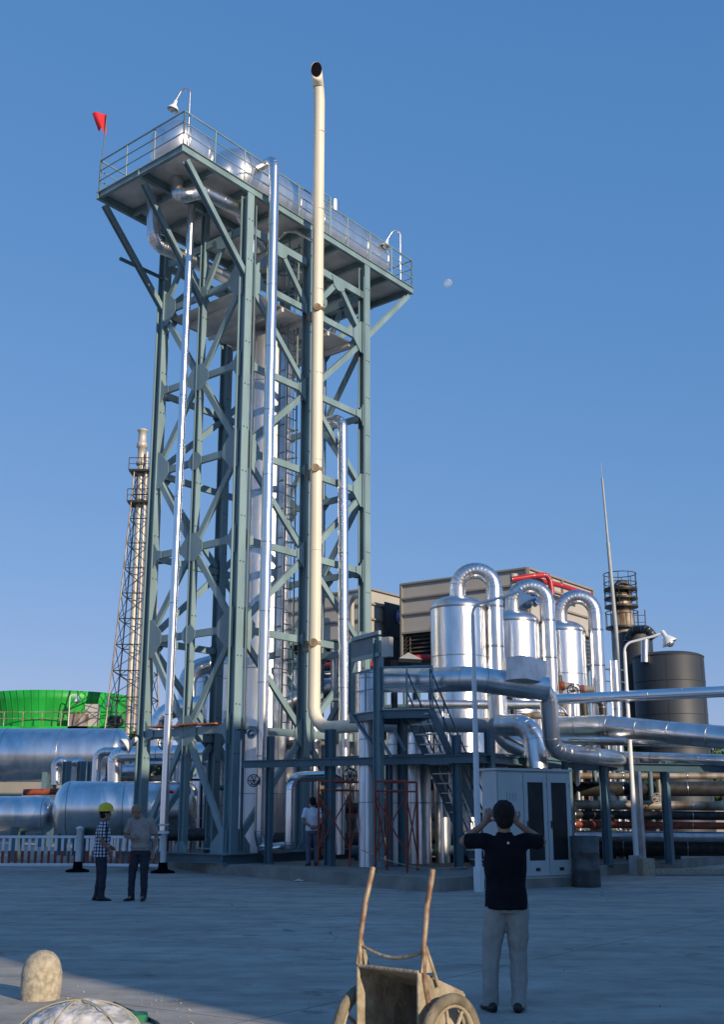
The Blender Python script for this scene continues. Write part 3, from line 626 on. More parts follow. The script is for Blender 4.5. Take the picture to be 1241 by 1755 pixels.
clad_pipe('cooler_pipe', 'beige riser pipe at the corner of the right condenser unit', [at(881, 1060, 41.2), at(881, 984, 41.2)], 0.14, None, 'beige', 50)
for x0, y0, x1, y1 in ((603, 1110, 603, 1022),):
    clad_pipe('cooler_pipe', 'pale looped pipe against the left condenser unit', [at(603, 1110, 46), at(603, 1022, 46), at(625, 1022, 45)], 0.10, 0.3, 'beige', 50)
# hopper under right unit
mb = MB(); mb.prism([at(684, 1128, 41), at(700, 1118, 41), at(724, 1130, 41)], (0, 1, 0)); tag(mb.build('canopy', 'grey', None, at(700, 1125, 41)), 'small grey tent-shaped cover under the right condenser unit', 'cover')
# ================================================================== BIG DUCTS IN FRONT OF THE VESSELS
dz = hz(1166, 29.5)
clad_pipe('large_duct', 'large bluish silver duct crossing in front of the nearest domed vessel', [at(662, 1166, 31.2), at(730, 1166, 30.2), at(813, 1163, 29.4), at(938, 1182, 29.6)], 0.32, 0.75, 'clad', 1.4, None, 28, 'duct')
clad_pipe('down_pipe', 'silver pipe dropping from the large duct end and bending right under the rack pipes', [at(915, 1176, 29.55), at(940, 1186, 29.65), at(947, 1282, 30), at(968, 1290, 30.4), at(1062, 1302, 32.5)], 0.225, 0.42, 'clad', 1.2, None, 24)
bxr = thing('duct_box', 'square silver box sitting over the large duct', 'box', at(903, 1150, 29.5))
mb = MB(); q0, q1 = at(868, 1148, 28.9), at(899, 1150, 28.5); q2 = at(938, 1155, 29.6)
zb_, zt2 = hz(1168, 29.3), hz(1129, 29.2)
mb.prism([V((q0.x, q0.y, zb_)), V((q1.x, q1.y, zb_)), V((q2.x, q2.y, zb_)), V((q2.x - 0.3, q2.y + 0.7, zb_)), V((q0.x, q0.y + 0.9, zb_))], (0, 0, zt2 - zb_)); mb.build('casing', 'dullpipe', bxr)
clad_pipe('large_elbow', 'large silver elbow turning down at the end of the plain grey line', [at(856, 1243, 31.5), at(915, 1243, 30.8), at(921, 1320, 30.6)], 0.29, 0.62, 'clad', 0.9)
clad_pipe('lower_elbow', 'silver pipe curving from the nearest vessel to the shaded run beneath', [at(852, 1190, 32), at(856, 1262, 32), at(905, 1288, 31.6)], 0.27, 0.7, 'clad', 0.9)
# rack pipes to the right
clad_pipe('rack_pipe', 'upper long silver pipe running right to the frame edge below the dark tank', [at(945, 1199, 33.2), at(1290, 1183, 31)], 0.15, None, 'pipe', 2.4)
clad_pipe('rack_pipe', 'shiny silver pipe with a fat bend under the upper long pipe', [at(958, 1246, 33.5), at(1038, 1244, 32), at(1150, 1256, 30.6), at(1290, 1268, 29)], 0.29, 1.2, 'clad', 1.1)
clad_pipe('rack_pipe', 'thin straight silver pipe beneath the fat bent pipe', [at(962, 1269, 34), at(1290, 1272, 31)], 0.13, None, 'pipe', 2.4)
clad_pipe('rack_pipe', 'long low silver pipe lying on the rack beam', [at(1040, 1297, 34), at(1290, 1305, 31)], 0.16, None, 'clad', 1.6)
clad_pipe('rack_pipe', 'silver pipe running left behind the big duct elbow', [at(700, 1207, 34), at(940, 1208, 34)], 0.13, None, 'dullpipe', 2.4)
# rack frame: beam + posts
def post(label, x, y, Y, ytop, wd=0.2, m='tealdk', name='rack_post', z0=0.27, group='posts of the low pipe rack', cat='post'):
    p = at(x, y, Y); root = thing(name, label, cat, (p.x, p.y, z0), group)
    mb = MB(); mb.hbeam((p.x, p.y, z0 + 0.02), (p.x, p.y, hz(ytop, Y)), wd, wd, NF, 0.018); mb.build('column', m, root)
    MB().box((p.x, p.y, z0 + 0.01), (wd * 1.7, wd * 1.7, 0.02), 0.9).build('foot_plate', m, root); return root
zbm = 2.9
mb = MB(); mb.hbeam((-3.3, 32.7, zbm), (2.9, 29.15, zbm), 0.16, 0.2, up, 0.02); tag(mb.build('rack_beam', 'tealdk', None, (0, 31, zbm)), 'long blue steel beam running across the foot of the tower', 'beam', 'beams of the low pipe rack')
mb = MB(); mb.hbeam((2.9, 29.15, zbm), (8.3, 36.2, zbm), 0.16, 0.2, up, 0.02); tag(mb.build('rack_beam', 'tealdk', None, (5, 31, zbm)), 'blue steel beam under the big duct above the cabinet', 'beam', 'beams of the low pipe rack')
mb = MB(); a_, b_ = at(975, 1313, 33), at(1290, 1318, 31.5); mb.hbeam(a_, b_, 0.16, 0.22, up, 0.02); tag(mb.build('rack_beam', 'tealdk', None, a_), 'blue steel beam carrying the pipes at the right edge', 'beam', 'beams of the low pipe rack')
post('tall blue post through the beam, under the cream vent elbow', 566, 1300, 31.4, 1250, 0.22)
post('blue post left of the white lamp with a bracket to the stair', 783, 1300, 29.6, 1260, 0.18)
post('blue post beside the scaffold carrying the platform', 690, 1300, 30.9, 1225, 0.2)
post('slim blue post with a foot plate beside the red scaffold', 667, 1300, 30.8, 1306, 0.14)
post('blue post behind the white lamp next to the cabinet', 840, 1300, 29.5, 1250, 0.2)
post('blue post rising at the right end of the cabinet', 971, 1300, 31.2, 1285, 0.2)
post('blue post with a bent brace right of the cabinet', 1034, 1300, 32.2, 1290, 0.2)
post('pale double post just right of the lamp', 1090, 1300, 33, 1300, 0.2, 'dullpipe')
post('dark post near the right edge', 1138, 1300, 32.6, 1305, 0.2)
post('blue post beside the tall silver pipe near the tower base', 463, 1300, 32.5, 1262, 0.16)
mb = MB(); mb.prism([(-0.9, 32.1, 3.03), (2.85, 29.5, 3.03), (8.0, 36.2, 3.03), (4.2, 39.4, 3.03)], (0, 0, 0.05))  # floor added to keep sky and sun off the lower pipework
for k in range(9):
    a_ = V((-0.9, 32.1, 2.98)).lerp(V((2.85, 29.5, 2.98)), k / 8); b_ = V((4.2, 39.4, 2.98)).lerp(V((8.0, 36.2, 2.98)), k / 8); mb.bar(a_, b_, 0.08, 0.09)
tag(mb.build('shading_floor', 'tealdk', None, (2, 33, 3)), 'dark steel floor added over the rack beams to shade the pipework beneath', 'floor')
# small platform with equipment box, railings, stairs
pl = thing('access_platform', 'small blue steel access platform with railings below the big duct', 'platform', at(650, 1212, 30.2))
zp = hz(1217, 29.8)
c0, c1, c2_, c3 = at(600, 1212, 31.2), at(655, 1215, 29.7), at(742, 1222, 29.4), at(700, 1210, 32.0)
P4 = [V((c.x, c.y, zp)) for c in (c0, c1, c2_, c3)]
MB().prism(P4, (0, 0, 0.02)).build('deck_plate', 'deck', pl)
mb = MB()
for i in range(4): mb.hbeam(P4[i] - V((0, 0, 0.12)), P4[(i + 1) % 4] - V((0, 0, 0.12)), 0.1, 0.2, up, 0.015)
mb.build('edge_beam', 'tealdk', pl)
railing(pl, [P4[1] + V((0, 0, 0.02)), P4[2] + V((0, 0, 0.02))], 1.05, (1.05, 0.55), 0.75, 0.02)
railing(pl, [P4[0] + V((0, 0, 0.02)), P4[1] + V((0, 0, 0.02))], 1.05, (1.05, 0.55), 0.75, 0.02)
p = at(649, 1300, 29.8); mb = MB(); mb.hbeam((p.x, p.y, 0.29), (p.x, p.y, hz(1092, 29.8)), 0.2, 0.2, NF, 0.018); mb.build('column', 'teal', pl)
p = at(603, 1200, 31.1); mb = MB(); mb.hbeam((p.x, p.y, zp), (p.x, p.y, hz(1098, 31.1)), 0.14, 0.14, NF, 0.018); mb.build('column', 'teal', pl)
for a_, b_ in (((600, 1220, 31.1), (648, 1290, 29.9)), ((654, 1270, 29.7), (672, 1298, 29.6)), ((653, 1222, 29.6), (652, 1262, 29.7)), ((675, 1250, 29.6), (695, 1287, 29.6))):
    MB().bar(at(*a_), at(*b_), 0.07, 0.07).build('brace', 'tealdk', pl)
bx = thing('equipment_box', 'dark blue sheet metal box on columns above the small platform', 'box', at(625, 1112, 30.5))
a_, b_ = at(604, 1108, 31.0), at(651, 1108, 29.7); mb = MB(); zz0, zz1 = hz(1124, 30.4), hz(1094, 30.4)
mb.prism([V((a_.x, a_.y, zz0)), V((b_.x, b_.y, zz0)), V((b_.x + .05, b_.y, zz0)) + V((-0.1, 0.5, 0)), V((a_.x, a_.y, zz0)) + V((-0.1, .5, 0))], (0, 0, zz1 - zz0)); mb.build('casing', 'tealdk', bx)
mb = MB(); 
for z in (zz0 - 0.06, zz1 + 0.04): mb.bar(V((a_.x, a_.y - .08, z)), V((b_.x, b_.y - .08, z)), 0.08, 0.1)
mb.build('frame', 'teal', bx)
mb = MB(); q = at(664, 1109, 29.5); mb.box((q.x, q.y, q.z), (0.17, 0.25, 0.5), 0.9); tag(mb.build('junction_box', 'beige', None, q), 'narrow beige box beside the dark blue one', 'box')
# stairs
st = thing('steel_stair', 'blue steel stair with handrails descending right from the small platform', 'stair', (1.75, 29.3, 0.27))
s0, s1 = V((1.72, 29.35, zp)), V((3.55, 31.5, 0.3)); sdir = (s1 - s0); lat = V((sdir.y, -sdir.x, 0)).normalized() * -0.38
s0b = s0 + lat * 2; s1b = s1 + lat * 2
for a_, b_ in ((s0, s1), (s0b, s1b)):
    MB().bar(a_, b_, 0.04, 0.24).build('stringer', 'tealdk', st)
    mb = MB()
    for z in (0.5, 1.0): mb.rings([a_ + V((0, 0, z)), b_ + V((0, 0, z))], 0.022, 8)
    for i in range(6): q = a_.lerp(b_, i / 5); mb.rings([q, q + V((0, 0, 1.0))], 0.02, 8)
    mb.build('handrail', 'tealdk', st)
for i in range(16):
    q = s0.lerp(s1, (i + 0.5) / 16); MB().bar(q, q + lat * 2, 0.24, 0.03).build('tread', 'deck', st)
# ================================================================== LOWER VERTICAL VESSELS / PIPES IN THE SHADE
for i, (x, Y, r, ytop, lb, m_) in enumerate((
    (630, 31.0, 0.235, 1146, 'slim silver column by the access platform, its top above the deck', 'cladr'),
    (680, 33.5, 0.28, 1215, 'shaded silver upright vessel behind the red scaffold', 'cladr'),
    (718, 33.0, 0.33, 1215, 'shaded silver upright vessel right of the scaffold', 'clad'),
    (757, 33.4, 0.22, 1215, 'slender shaded silver upright beside the stair', 'clad'),
    (800, 34.5, 0.36, 1240, 'broad shaded silver upright behind the stair', 'cladr'),
    (600, 38.5, 0.40, 1180, 'dim silver vessel behind the bent silver pipe', 'clad'),
    (500, 41.5, 0.9, 1130, 'silver vessel deep behind the tower between the ladder and vent', 'clad'),
    (385, 46, 0.75, 1125, 'domed silver vessel seen through the left bays of the tower', 'clad'),
    (355, 47, 0.6, 1150, 'smaller silver vessel left of the domed one behind the tower', 'clad'))):
    p = at(x, 1300, Y); vessel('upright_vessel', lb, (p.x, p.y), r, 0.27, hz(ytop, Y), r * 0.5, m_, 1.6, 'upright vessels low in the plant')
clad_pipe('background_pipe', 'curved silver pipe linking the small vessel behind the tower to the ground', [at(320, 1330, 45), at(320, 1150, 45.5), at(372, 1135, 46)], 0.35, 0.8, 'clad', 1.2)
clad_pipe('background_pipe', 'bent silver pipe low left behind the tower leg', [at(268, 1300, 44), at(268, 1222, 44), at(345, 1206, 44)], 0.33, 0.8, 'pipe', 1.4)
clad_pipe('background_pipe', 'horizontal silver pipe at walkway height left of the tower', [at(196, 1380, 41.5), at(196, 1293, 41.5), at(400, 1287, 40)], 0.26, 0.3, 'pipe', 1.4)
clad_pipe('background_pipe', 'low silver elbow beside the left tank', [at(182, 1380, 43), at(182, 1322, 43), at(250, 1322, 43)], 0.24, 0.4, 'clad', 1.0)
clad_pipe('background_pipe', 'silver horizontal pipe between the tower and the vent, above the beam', [at(470, 1215, 40), at(560, 1178, 40), at(620, 1178, 40)], 0.33, 0.8, 'clad', 1.2)
clad_pipe('background_pipe', 'dark horizontal pipe low behind the scaffold', [at(700, 1432, 34.5), at(768, 1432, 34.1)], 0.17, None, 'dark', 5)
# ================================================================== BACKGROUND RIGHT
mast = thing('lightning_mast', 'very tall thin grey lightning mast right of the vessels', 'mast', at(1078, 1290, 58))
q0 = at(1078, 1300, 58); zz = [0.3, hz(1120, 58), hz(930, 58), hz(820, 58), hz(793, 58)]
for i, r in enumerate((0.22, 0.14, 0.08, 0.02)):
    MB().rings([(q0.x + 0.1 - 0.035 * zz[i], q0.y, zz[i]), (q0.x + 0.1 - 0.035 * zz[i + 1], q0.y, zz[i + 1])], [r * 0.8, r * 0.65], 12).build('mast_section', 'grey', mast)
rc = at(1072, 1150, 62); zt_ = hz(1003, 62)
col = thing('weathered_column', 'weathered brownish column with ring platforms beyond the mast', 'column', (rc.x, rc.y, 0))
mb = MB(); mb.lathe((rc.x, rc.y, 0), [(0.62, 0), (0.62, zt_ - 1.6), (0.50, zt_ - 1.5), (0.50, zt_ - 0.7), (0.3, zt_ - 0.3), (0.02, zt_ - 0.1)], 28); mb.build('shell', 'rust', col)
for y_ in (1012, 1028, 1042, 1078):
    z = hz(y_, 62); mb = MB(); mb.lathe((rc.x, rc.y, z), [(0.9, 0), (0.9, 0.1)], 24); mb.build('ring_platform', 'dark', col)
    mb = MB()
    for k in range(10): a = 2 * PI * k / 10; mb.rings([(rc.x + 0.88 * math.cos(a), rc.y + .88 * math.sin(a), z), (rc.x + .88 * math.cos(a), rc.y + .88 * math.sin(a), z + 0.9)], 0.02, 6)
    mb.rings([(rc.x + 0.88 * math.cos(2 * PI * k / 20), rc.y + .88 * math.sin(2 * PI * k / 20), z + 0.9) for k in range(21)], 0.025, 6); mb.build('guard_rail', 'dark', col)
q = V((rc.x - 0.3, rc.y - 0.3, 0)); MB().pipe([q + V((0, 0, zt_ - 2)), q + V((0, 0, zt_ + 0.1)), q + V((0.7, 0.1, zt_ + 0.1)), q + V((0.7, .1, zt_ - 1))], 0.14, 0.3, 14).build('overhead_pipe', 'dark', col)
ladder('dark ladder on the right side of the weathered column', (rc.x + 0.95, rc.y, 0), hz(1100, 62), hz(1045, 62), (1, 0, 0), (0, -1, 0), False, 0.6, 'dark')
q = at(1128, 1200, 50); dt = vessel('dark_tank', 'big dark grey round tank at the right edge', (q.x + 0.55, q.y), 1.5, 0, hz(1118, 50), 0.25, 'darktank', 1.4, cat='tank')
q2 = at(1096, 1200, 52); mb = MB(); mb.lathe((q2.x, q2.y, 0), [(0.75, 0), (0.75, hz(1085, 52))], 24); tag(mb.build('dark_stack', 'darktank', None, (q2.x, q2.y, 0)), 'narrow dark vertical vessel between the mast and the dark tank', 'vessel')
clad_pipe('dark_elbow', 'dark curved pipe arching over the lamp at the right', [at(1077, 1100, 51), at(1082, 1080, 51), at(1112, 1078, 50), at(1122, 1095, 50)], 0.19, 0.4, 'dark', 50)
clad_pipe('tank_nozzle', 'small silver upright on the dark tank roof', [at(1106, 1135, 49), at(1106, 1096, 49)], 0.16, None, 'clad', 50, cat='nozzle')
# lattice gantry under the dark tank
gt = thing('pipe_gantry', 'blue railed gantry between the third gooseneck and the mast', 'gantry', at(1050, 1180, 48))
a_, b_ = at(1036, 1188, 48), at(1076, 1190, 49); 
railing(gt, [a_, b_], 1.0, (1.0, 0.5, 0.0), 0.5, 0.035, 'tealdk'); MB().bar(a_ - V((0, 0, 0.1)), b_ - V((0, 0, 0.1)), 0.6, 0.18).build('deck_beam', 'tealdk', gt)
# valves
def valve(label, c_, r, m='red', d_=(0, -1, 0), group='valves among the pipes'):
    c_ = V(c_); d_ = V(d_).normalized(); root = thing('valve', label, 'valve', c_ - V((0, 0, r)), group)
    MB().lathe(c_, [(r * 0.55, 0), (r * 0.8, 0.05), (r * 0.8, r * 1.2), (r * 0.5, r * 1.4)], 20, -d_).build('body', 'dullpipe', root)
    mb = MB(); mb.rings([c_ + d_ * 0.1 + (Matrix.Rotation(2 * PI * k / 20, 3, d_) @ (d_.cross(V((0, 0, 1))) * r)) for k in range(21)], r * 0.1, 6, False)
    for k in range(3): v_ = Matrix.Rotation(PI * k / 3, 3, d_) @ (d_.cross(V((0, 0, 1))) * r); mb.rings([c_ + d_ * 0.1 - v_, c_ + d_ * 0.1 + v_], r * 0.07, 6)
    mb.build('hand_wheel', m, root)
    MB().rings([c_, c_ + d_ * 0.1], r * 0.15, 8).build('stem', 'dark', root); return root
def motor(label, c_, s_=0.62):
    c_ = V(c_); root = thing('valve_actuator', label, 'valve', c_ - V((0, 0, .2)), 'red valve actuators')
    MB().lathe(c_ + V((-0.1, 0.0, 0)), [(0.01, 0), (0.2 * s_, 0.0), (0.24 * s_, 0.05), (0.24 * s_, 0.14)], 20, (1, -0.3, 0)).build('cap', 'redox', root)
    MB().lathe(c_ + V((0.05, -0.04, 0)), [(0.18 * s_, 0), (0.18 * s_, 0.4 * s_), (0.12, 0.5 * s_)], 20, (1, -0.3, 0)).build('housing', 'rust', root)
motor('red round actuator right of the third vessel foot', at(1000, 1182, 38)); motor('red round actuator at the left foot of the third vessel', at(966, 1176, 38.6))
valve('black hand wheel low between the two red actuators', at(984, 1184, 37.8), 0.22, 'dark')
valve('hand wheel on the dark upright behind the left tower bay', at(283, 1274, 39.5), 0.22, 'dark')
valve('red valve wheel low behind the slender pipe at the left', at(318, 1356, 38), 0.16, 'red')
valve('black valve wheel beside the near tower leg foot', at(435, 1338, 32.6), 0.16, 'dark')
valve('dark valve wheel between the white-shirted man and the scaffold', at(600, 1330, 33.5), 0.2, 'dark')
clad_pipe('red_pipe', 'dull red horizontal pipe on the left tank behind the slender pipe', [at(276, 1357, 38.3), at(312, 1357, 38.3)], 0.05, None, 'red', 50)
# ================================================================== BACKGROUND LEFT
LBX = at(232, 1240, 90).x; zf = hz(738, 90)
fx, fy = -17.95, 90
fs = thing('flare_stack', 'tall slim lattice tower holding a silver flare stack beyond the left side', 'stack', (fx, fy, 0))
MB().rings([(fx, fy, 0), (fx, fy, zf - 3)], 0.25, 16).build('stack_pipe', 'palestack', fs)
MB().lathe((fx, fy, zf - 3), [(0.30, 0), (0.42, 0.05), (0.42, 0.3), (0.32, 0.4), (0.32, 1.5), (0.45, 1.55), (0.42, 1.9), (0.34, 2.0), (0.34, 2.9), (0.44, 2.95), (0.44, 3.05), (0.3, 3.1)], 16).build('flare_tip', 'palestack', fs)
bw, tw_ = 2.35, 0.72; zl = zf - 3.6; corners = [(-1, -1), (1, -1), (1, 1), (-1, 1)]
def lc(i, z): k = bw + (tw_ - bw) * (z / zl) ** 0.75; return V((fx + 0.35 + corners[i % 4][0] * k, fy + corners[i % 4][1] * k, z))
NL = 14; zs = [zl * k / NL for k in range(NL + 1)]
for i in range(4): MB().rings([lc(i, z) for z in zs], 0.06, 8).build('lattice_leg', 'rust', fs)
for j in range(NL + 1):
    mb = MB()
    for i in range(4): mb.rings([lc(i, zs[j]), lc(i + 1, zs[j])], 0.045, 6, False)
    mb.build('lattice_ring', 'dark', fs)
mb = MB()
for j in range(NL):
    for i in range(4): mb.rings([lc(i, zs[j]), lc(i + 1, zs[j + 1])], 0.03, 5, False); mb.rings([lc(i + 1, zs[j]), lc(i, zs[j + 1])], 0.03, 5, False)
mb.build('lattice_bracing', 'dark', fs)
for z in (zl, zl - 2.6):
    MB().box((fx + 0.2, fy, z), (2.0, 1.8, 0.16)).build('stack_platform', 'dark', fs)
    railing(fs, [(fx - 0.8, fy - 0.9, z), (fx + 1.2, fy - 0.9, z)], 1.0, (1.0, 0.5), 0.8, 0.03, 'dark')
for dx_, yt, r, m_, lb in ((0.42, 775, 0.13, 'palestack', 'thin pipe beside the flare stack'), (1.0, 742, 0.27, 'rustpipe', 'thicker brown and cream pipe rising beside the flare stack'), (0.68, 800, 0.12, 'dullpipe', 'dull grey pipe between the flare stack and the cream one')):
    x_ = fx + dx_ + 0.1; clad_pipe('flare_riser', lb, [(x_, fy - 0.4, 0), (x_, fy - 0.4, hz(yt, fy - 0.4))], r, None, m_, 6)
ct = thing('cooling_tower', 'bright green round cooling tower fan stack on a green deck, far left', 'cooling tower', (-26.3, 100, 0))
z1_, z0_ = hz(1183, 94), hz(1246, 94)
mb = MB(); prof = [(5.7, z0_), (5.72, z0_ + 0.6), (5.85, z0_ + 1.4), (6.05, z0_ + 2.2), (6.35, z1_), (6.3, z1_), (6.0, z0_ + 2.2), (5.8, z0_ + 1.4)]
mb.lathe((-26.0, 100, 0), prof, 64, cap=False)
for k in range(64):
    a = 2 * PI * k / 64
    for (r0, a0), (r1, a1) in zip(prof[:4], prof[1:5]): mb.bar((-26 + (r0 + .02) * math.cos(a), 100 + (r0 + .02) * math.sin(a), a0), (-26 + (r1 + .02) * math.cos(a), 100 + (r1 + .02) * math.sin(a), a1), 0.05, 0.03, (math.cos(a), math.sin(a), 0))
mb.build('fan_stack', 'green', ct)
MB().box((-26, 100, z0_ - 0.25), (16.5, 14, 0.5)).build('deck', 'green', ct)
MB().box((-26, 100, (z0_ - 0.5) / 2), (15.5, 13, z0_ - 0.502)).build('casing', 'louvre', ct)
railing(ct, [(-33, 93.1, z0_), (-17.9, 93.1, z0_)], 1.1, (1.1, 0.6), 1.5, 0.04, 'rust')
q = at(157, 1228, 93.5); mb = MB().box(q, (1.0, 0.8, 1.9)); mb.build('control_cabinet', 'beige', ct)
q = at(135, 1238, 93.4); mb = MB().box(q, (1.6, 0.8, 1.3)); mb.build('control_cabinet', 'rust', ct)
q = at(198, 1237, 93.3); MB().lathe(q - V((0.6, 0, 0)), [(0.1, 0), (0.5, 0.05), (0.5, 1.0), (0.2, 1.2)], 18, (1, 0, 0)).build('motor', 'dark', ct)
for x, yb, yt in ((116, 1245, 1190), (196, 1245, 1197)):
    q = at(x, yb, 93); root = thing('deck_lamp', 'white lamp on a pole at the left end of the cooling tower deck' if x == 116 else 'white lamp on a pole by the motor on the cooling tower deck', 'lamp', (q.x, q.y, z0_))
    MB().pipe([(q.x, q.y, z0_), (q.x, q.y, hz(yt, 93)), (q.x + (0.5 if x == 116 else -0.5), q.y, hz(yt, 93) - 0.1)], 0.04, 0.2, 8).build('pole', 'white', root)
    lampshade((q.x + (0.6 if x == 116 else -0.6), q.y, hz(yt + 2, 93) - 0.4), (0.25, 0, -1), 1.6, root)
tz = hz(1294, 60); drum('storage_tank', 'huge silver horizontal tank at the far left, behind the smaller one', (-30, 60, tz), (-11.8, 60, tz), 1.33, 0.6, 'clad', 3.0, 0, group='horizontal silver tanks at left')
tz = hz(1386, 39.5); drum('storage_tank', 'shiny silver horizontal tank with rounded ends behind the white fence', (-10.35, 40, tz), (-5.6, 40.4, tz), 0.90, 0.55, 'clad', 1.9, 0, group='horizontal silver tanks at left')
drum('storage_tank', 'smaller silver tank end at the extreme left behind the fence', (-16.5, 41.5, 1.55), (-10.6, 41.5, 1.55), 0.62, 0.4, 'clad', 1.9, 0, group='horizontal silver tanks at left')
for x, lb in ((112, 'leftmost'), (137, 'second from the left'), (155, 'third from the left')):
    post('thin teal post, %s, between the two left tanks' % lb, x, 1350, 47, 1305, 0.25, 'teal', z0=0, group='posts between the left tanks')
clad_pipe('red_pipe', 'dull red pipe low at the left edge behind the shiny tank', [at(40, 1358, 46), at(118, 1356, 46)], 0.12, None, 'redox', 50)
for i, x in enumerate((104, 130)):
    clad_pipe('loop_pipe', ('left' if i == 0 else 'right') + ' of two silver upright loops under the huge tank', [at(x - 9, 1345, 50), at(x - 9, 1305, 50), at(x + 9, 1305, 50), at(x + 9, 1345, 50)], 0.2, 0.4, 'clad', 50)
# ================================================================== FENCE
def fence(label, x0, x1, Y0, Y1, posts):
    a_, b_ = V((x0, Y0, 0)), V((x1, Y1, 0)); root = thing('barrier_fence', label, 'fence', a_, 'white barrier sections'); u = (b_ - a_).normalized(); L = (b_ - a_).length
    MB().bar(a_ + up * 0.95, b_ + up * 0.95, 0.06, 0.07).build('top_rail', 'white', root); MB().bar(a_ + up * 0.2, b_ + up * 0.2, 0.06, 0.07).build('bottom_rail', 'white', root)
    k = int(L / 0.185)
    for i in range(k):
        c_ = a_ + u * (L * (i + 0.5) / k)
        mb = MB(); mb.box(c_ + up * 0.74, (0.075, 0.03, 0.34)); mb.cur = 1; mb.box(c_ + up * 0.40, (0.072, 0.028, 0.336)); mb.build('bar', ['white', 'redox'], root)
    for p in posts:
        c_ = a_ + u * p; MB().lathe(c_, [(0.085, 0.1), (0.085, 1.15), (0.11, 1.16), (0.11, 1.2), (0.02, 1.24)], 14).build('fence_post', 'white', root)
        MB().lathe(c_, [(0.34, 0), (0.32, 0.05), (0.14, 0.1), (0.12, 0.28)], 16).build('rubber_foot', 'black', root)
    return root
fence('left section of the white and red barrier fence beyond the helmeted man', -13.2, -8.0, 34.0, 34.0, (0.0, 5.2))
fence('right section of the white and red barrier fence behind the two talking men', -7.85, -5.5, 34.0, 33.4, (2.42,))
mb = MB(); mb.lathe((-5.52, 33.35, 1.05), [(0.16, 0), (0.16, 0.05), (0.1, 0.06), (0.1, 0.2), (0.15, 0.21), (0.15, 0.26)], 16); tag(mb.build('pipe_flange', 'white', None, (-5.52, 33.35, 1.05)), 'white collar where the slender pipe meets the fence post', 'flange')
# ================================================================== LAMP POSTS
def street_lamp(label, p, h, armv, bw_=0.3, bm_='block'):
    p = V(p); armv = V(armv); root = thing('street_lamp', label, 'lamp post', p, 'white lamp posts')
    MB().rings([p + up * 0.3, p + up * h * 0.5, p + up * (h - 0.02)], [0.075, 0.06, 0.045], 14).build('pole', 'white', root)
    t_ = p + up * (h - 0.05); a1 = t_ + armv * 0.8 + up * 0.42; 
    MB().pipe([t_, t_ + up * 0.25, a1, a1 + armv * 0.25 + up * 0.08], 0.035, 0.25, 10).build('arm', 'white', root)
    lampshade(a1 + armv * 0.42 - up * 0.15, armv * 0.55 - up, 1.15, root, 'white')
    MB().box(p + up * 0.25, (bw_, bw_, 0.5), 0.9).build('base_block', bm_, root); return root
street_lamp('white lamp post standing between the photographer and the cabinet', (2.47, 25.6, 0), 5.9, (0.95, -0.3, 0), 0.16, 'white')
street_lamp('white lamp post at the right in front of the pipe rack', (7.37, 32.4, 0), 6.0, (0.95, -0.3, 0))
# ================================================================== CABINET
ca, cb = V((2.96, 26.2, 0)), V((4.80, 27.4, 0)); ux = (cb - ca).normalized(); W = (cb - ca).length; ny = V((-ux.y, ux.x, 0))
cz0, cz1 = 0.21, 2.52; rz = math.atan2(ux.y, ux.x)
cab = thing('control_cabinet', 'large pale grey outdoor control cabinet with two glazed doors', 'cabinet', ca)
MB().box(ca + ux * W / 2 + ny * 0.27 + up * (0.10), (W + 0.1, 0.65, 0.2), rz).build('plinth', 'concrete', cab)
MB().box(ca + ux * W / 2 + ny * 0.25 + up * ((cz0 + cz1) / 2 - .01), (W, 0.5, cz1 - cz0), rz).build('body', 'cabinet', cab)
MB().box(ca + ux * W / 2 + ny * 0.24 + up * (cz1 + 0.022), (W + 0.08, 0.6, 0.05), rz).build('top', 'cabinet', cab)
cuts = [0.02, 0.345, 0.665, 0.985]
for i in range(3):
    x0, x1 = W * cuts[i], W * cuts[i + 1] - 0.02; cx2 = (x0 + x1) / 2; wd = x1 - x0
    base = ca + ux * cx2 - ny * 0.02; zc_ = (cz0 + cz1) / 2
    for hz_ in (0.6, 1.4, 2.2): MB().rings([base + ux * (wd / 2 - 0.005) - ny * 0.02 + up * (hz_ - 0.05), base + ux * (wd / 2 - 0.005) - ny * 0.02 + up * (hz_ + 0.05)], 0.014, 8).build('hinge', 'grey', cab)
    if i == 0:
        d_ = MB().box(base + up * zc_, (wd, 0.03, cz1 - cz0 - 0.1), rz).build('door', 'cabinet', cab)
        mb = MB()
        for k in range(4): mb.box(base - ny * 0.018 + ux * (0.08 * (k - 1.5)) + up * 1.95, (0.02, 0.006, 0.16), rz)
        mb.build('vent_slot', 'grey', d_)
    else:
        mb = MB(); hh = cz1 - cz0 - 0.1; fw = 0.11
        for dx_, w2, zc2, h2 in ((-(wd / 2 - fw / 2), fw, zc_, hh), (wd / 2 - fw / 2, fw, zc_, hh), (0, wd - 2 * fw, zc_ + hh / 2 - 0.1, 0.2), (0, wd - 2 * fw, zc_ - hh / 2 + 0.16, 0.32)):
            mb.box(base + ux * dx_ + up * zc2, (w2 - 0.001, 0.035, h2 - 0.001), rz)
        d_ = mb.build('door', 'cabinet', cab)
        MB().box(base + ny * 0.0 + up * (zc_ + 0.06), (wd - 2 * fw + 0.02, 0.015, hh - 0.5), rz).build('pane', 'glass', d_)
        MB().box(base - ny * 0.03 - ux * (wd / 2 - 0.09) + up * 1.35, (0.04, 0.03, 0.16), rz).build('handle', 'dark', d_)
        MB().box(base - ny * 0.021 + up * (cz0 + 0.18), (0.13, 0.006, 0.07), rz).build('plate', 'dark', d_)
p = gz(1006, 1512, 0.1); root = thing('oil_drum', 'dull grey waste drum standing right of the cabinet', 'drum', (p.x, p.y, 0))
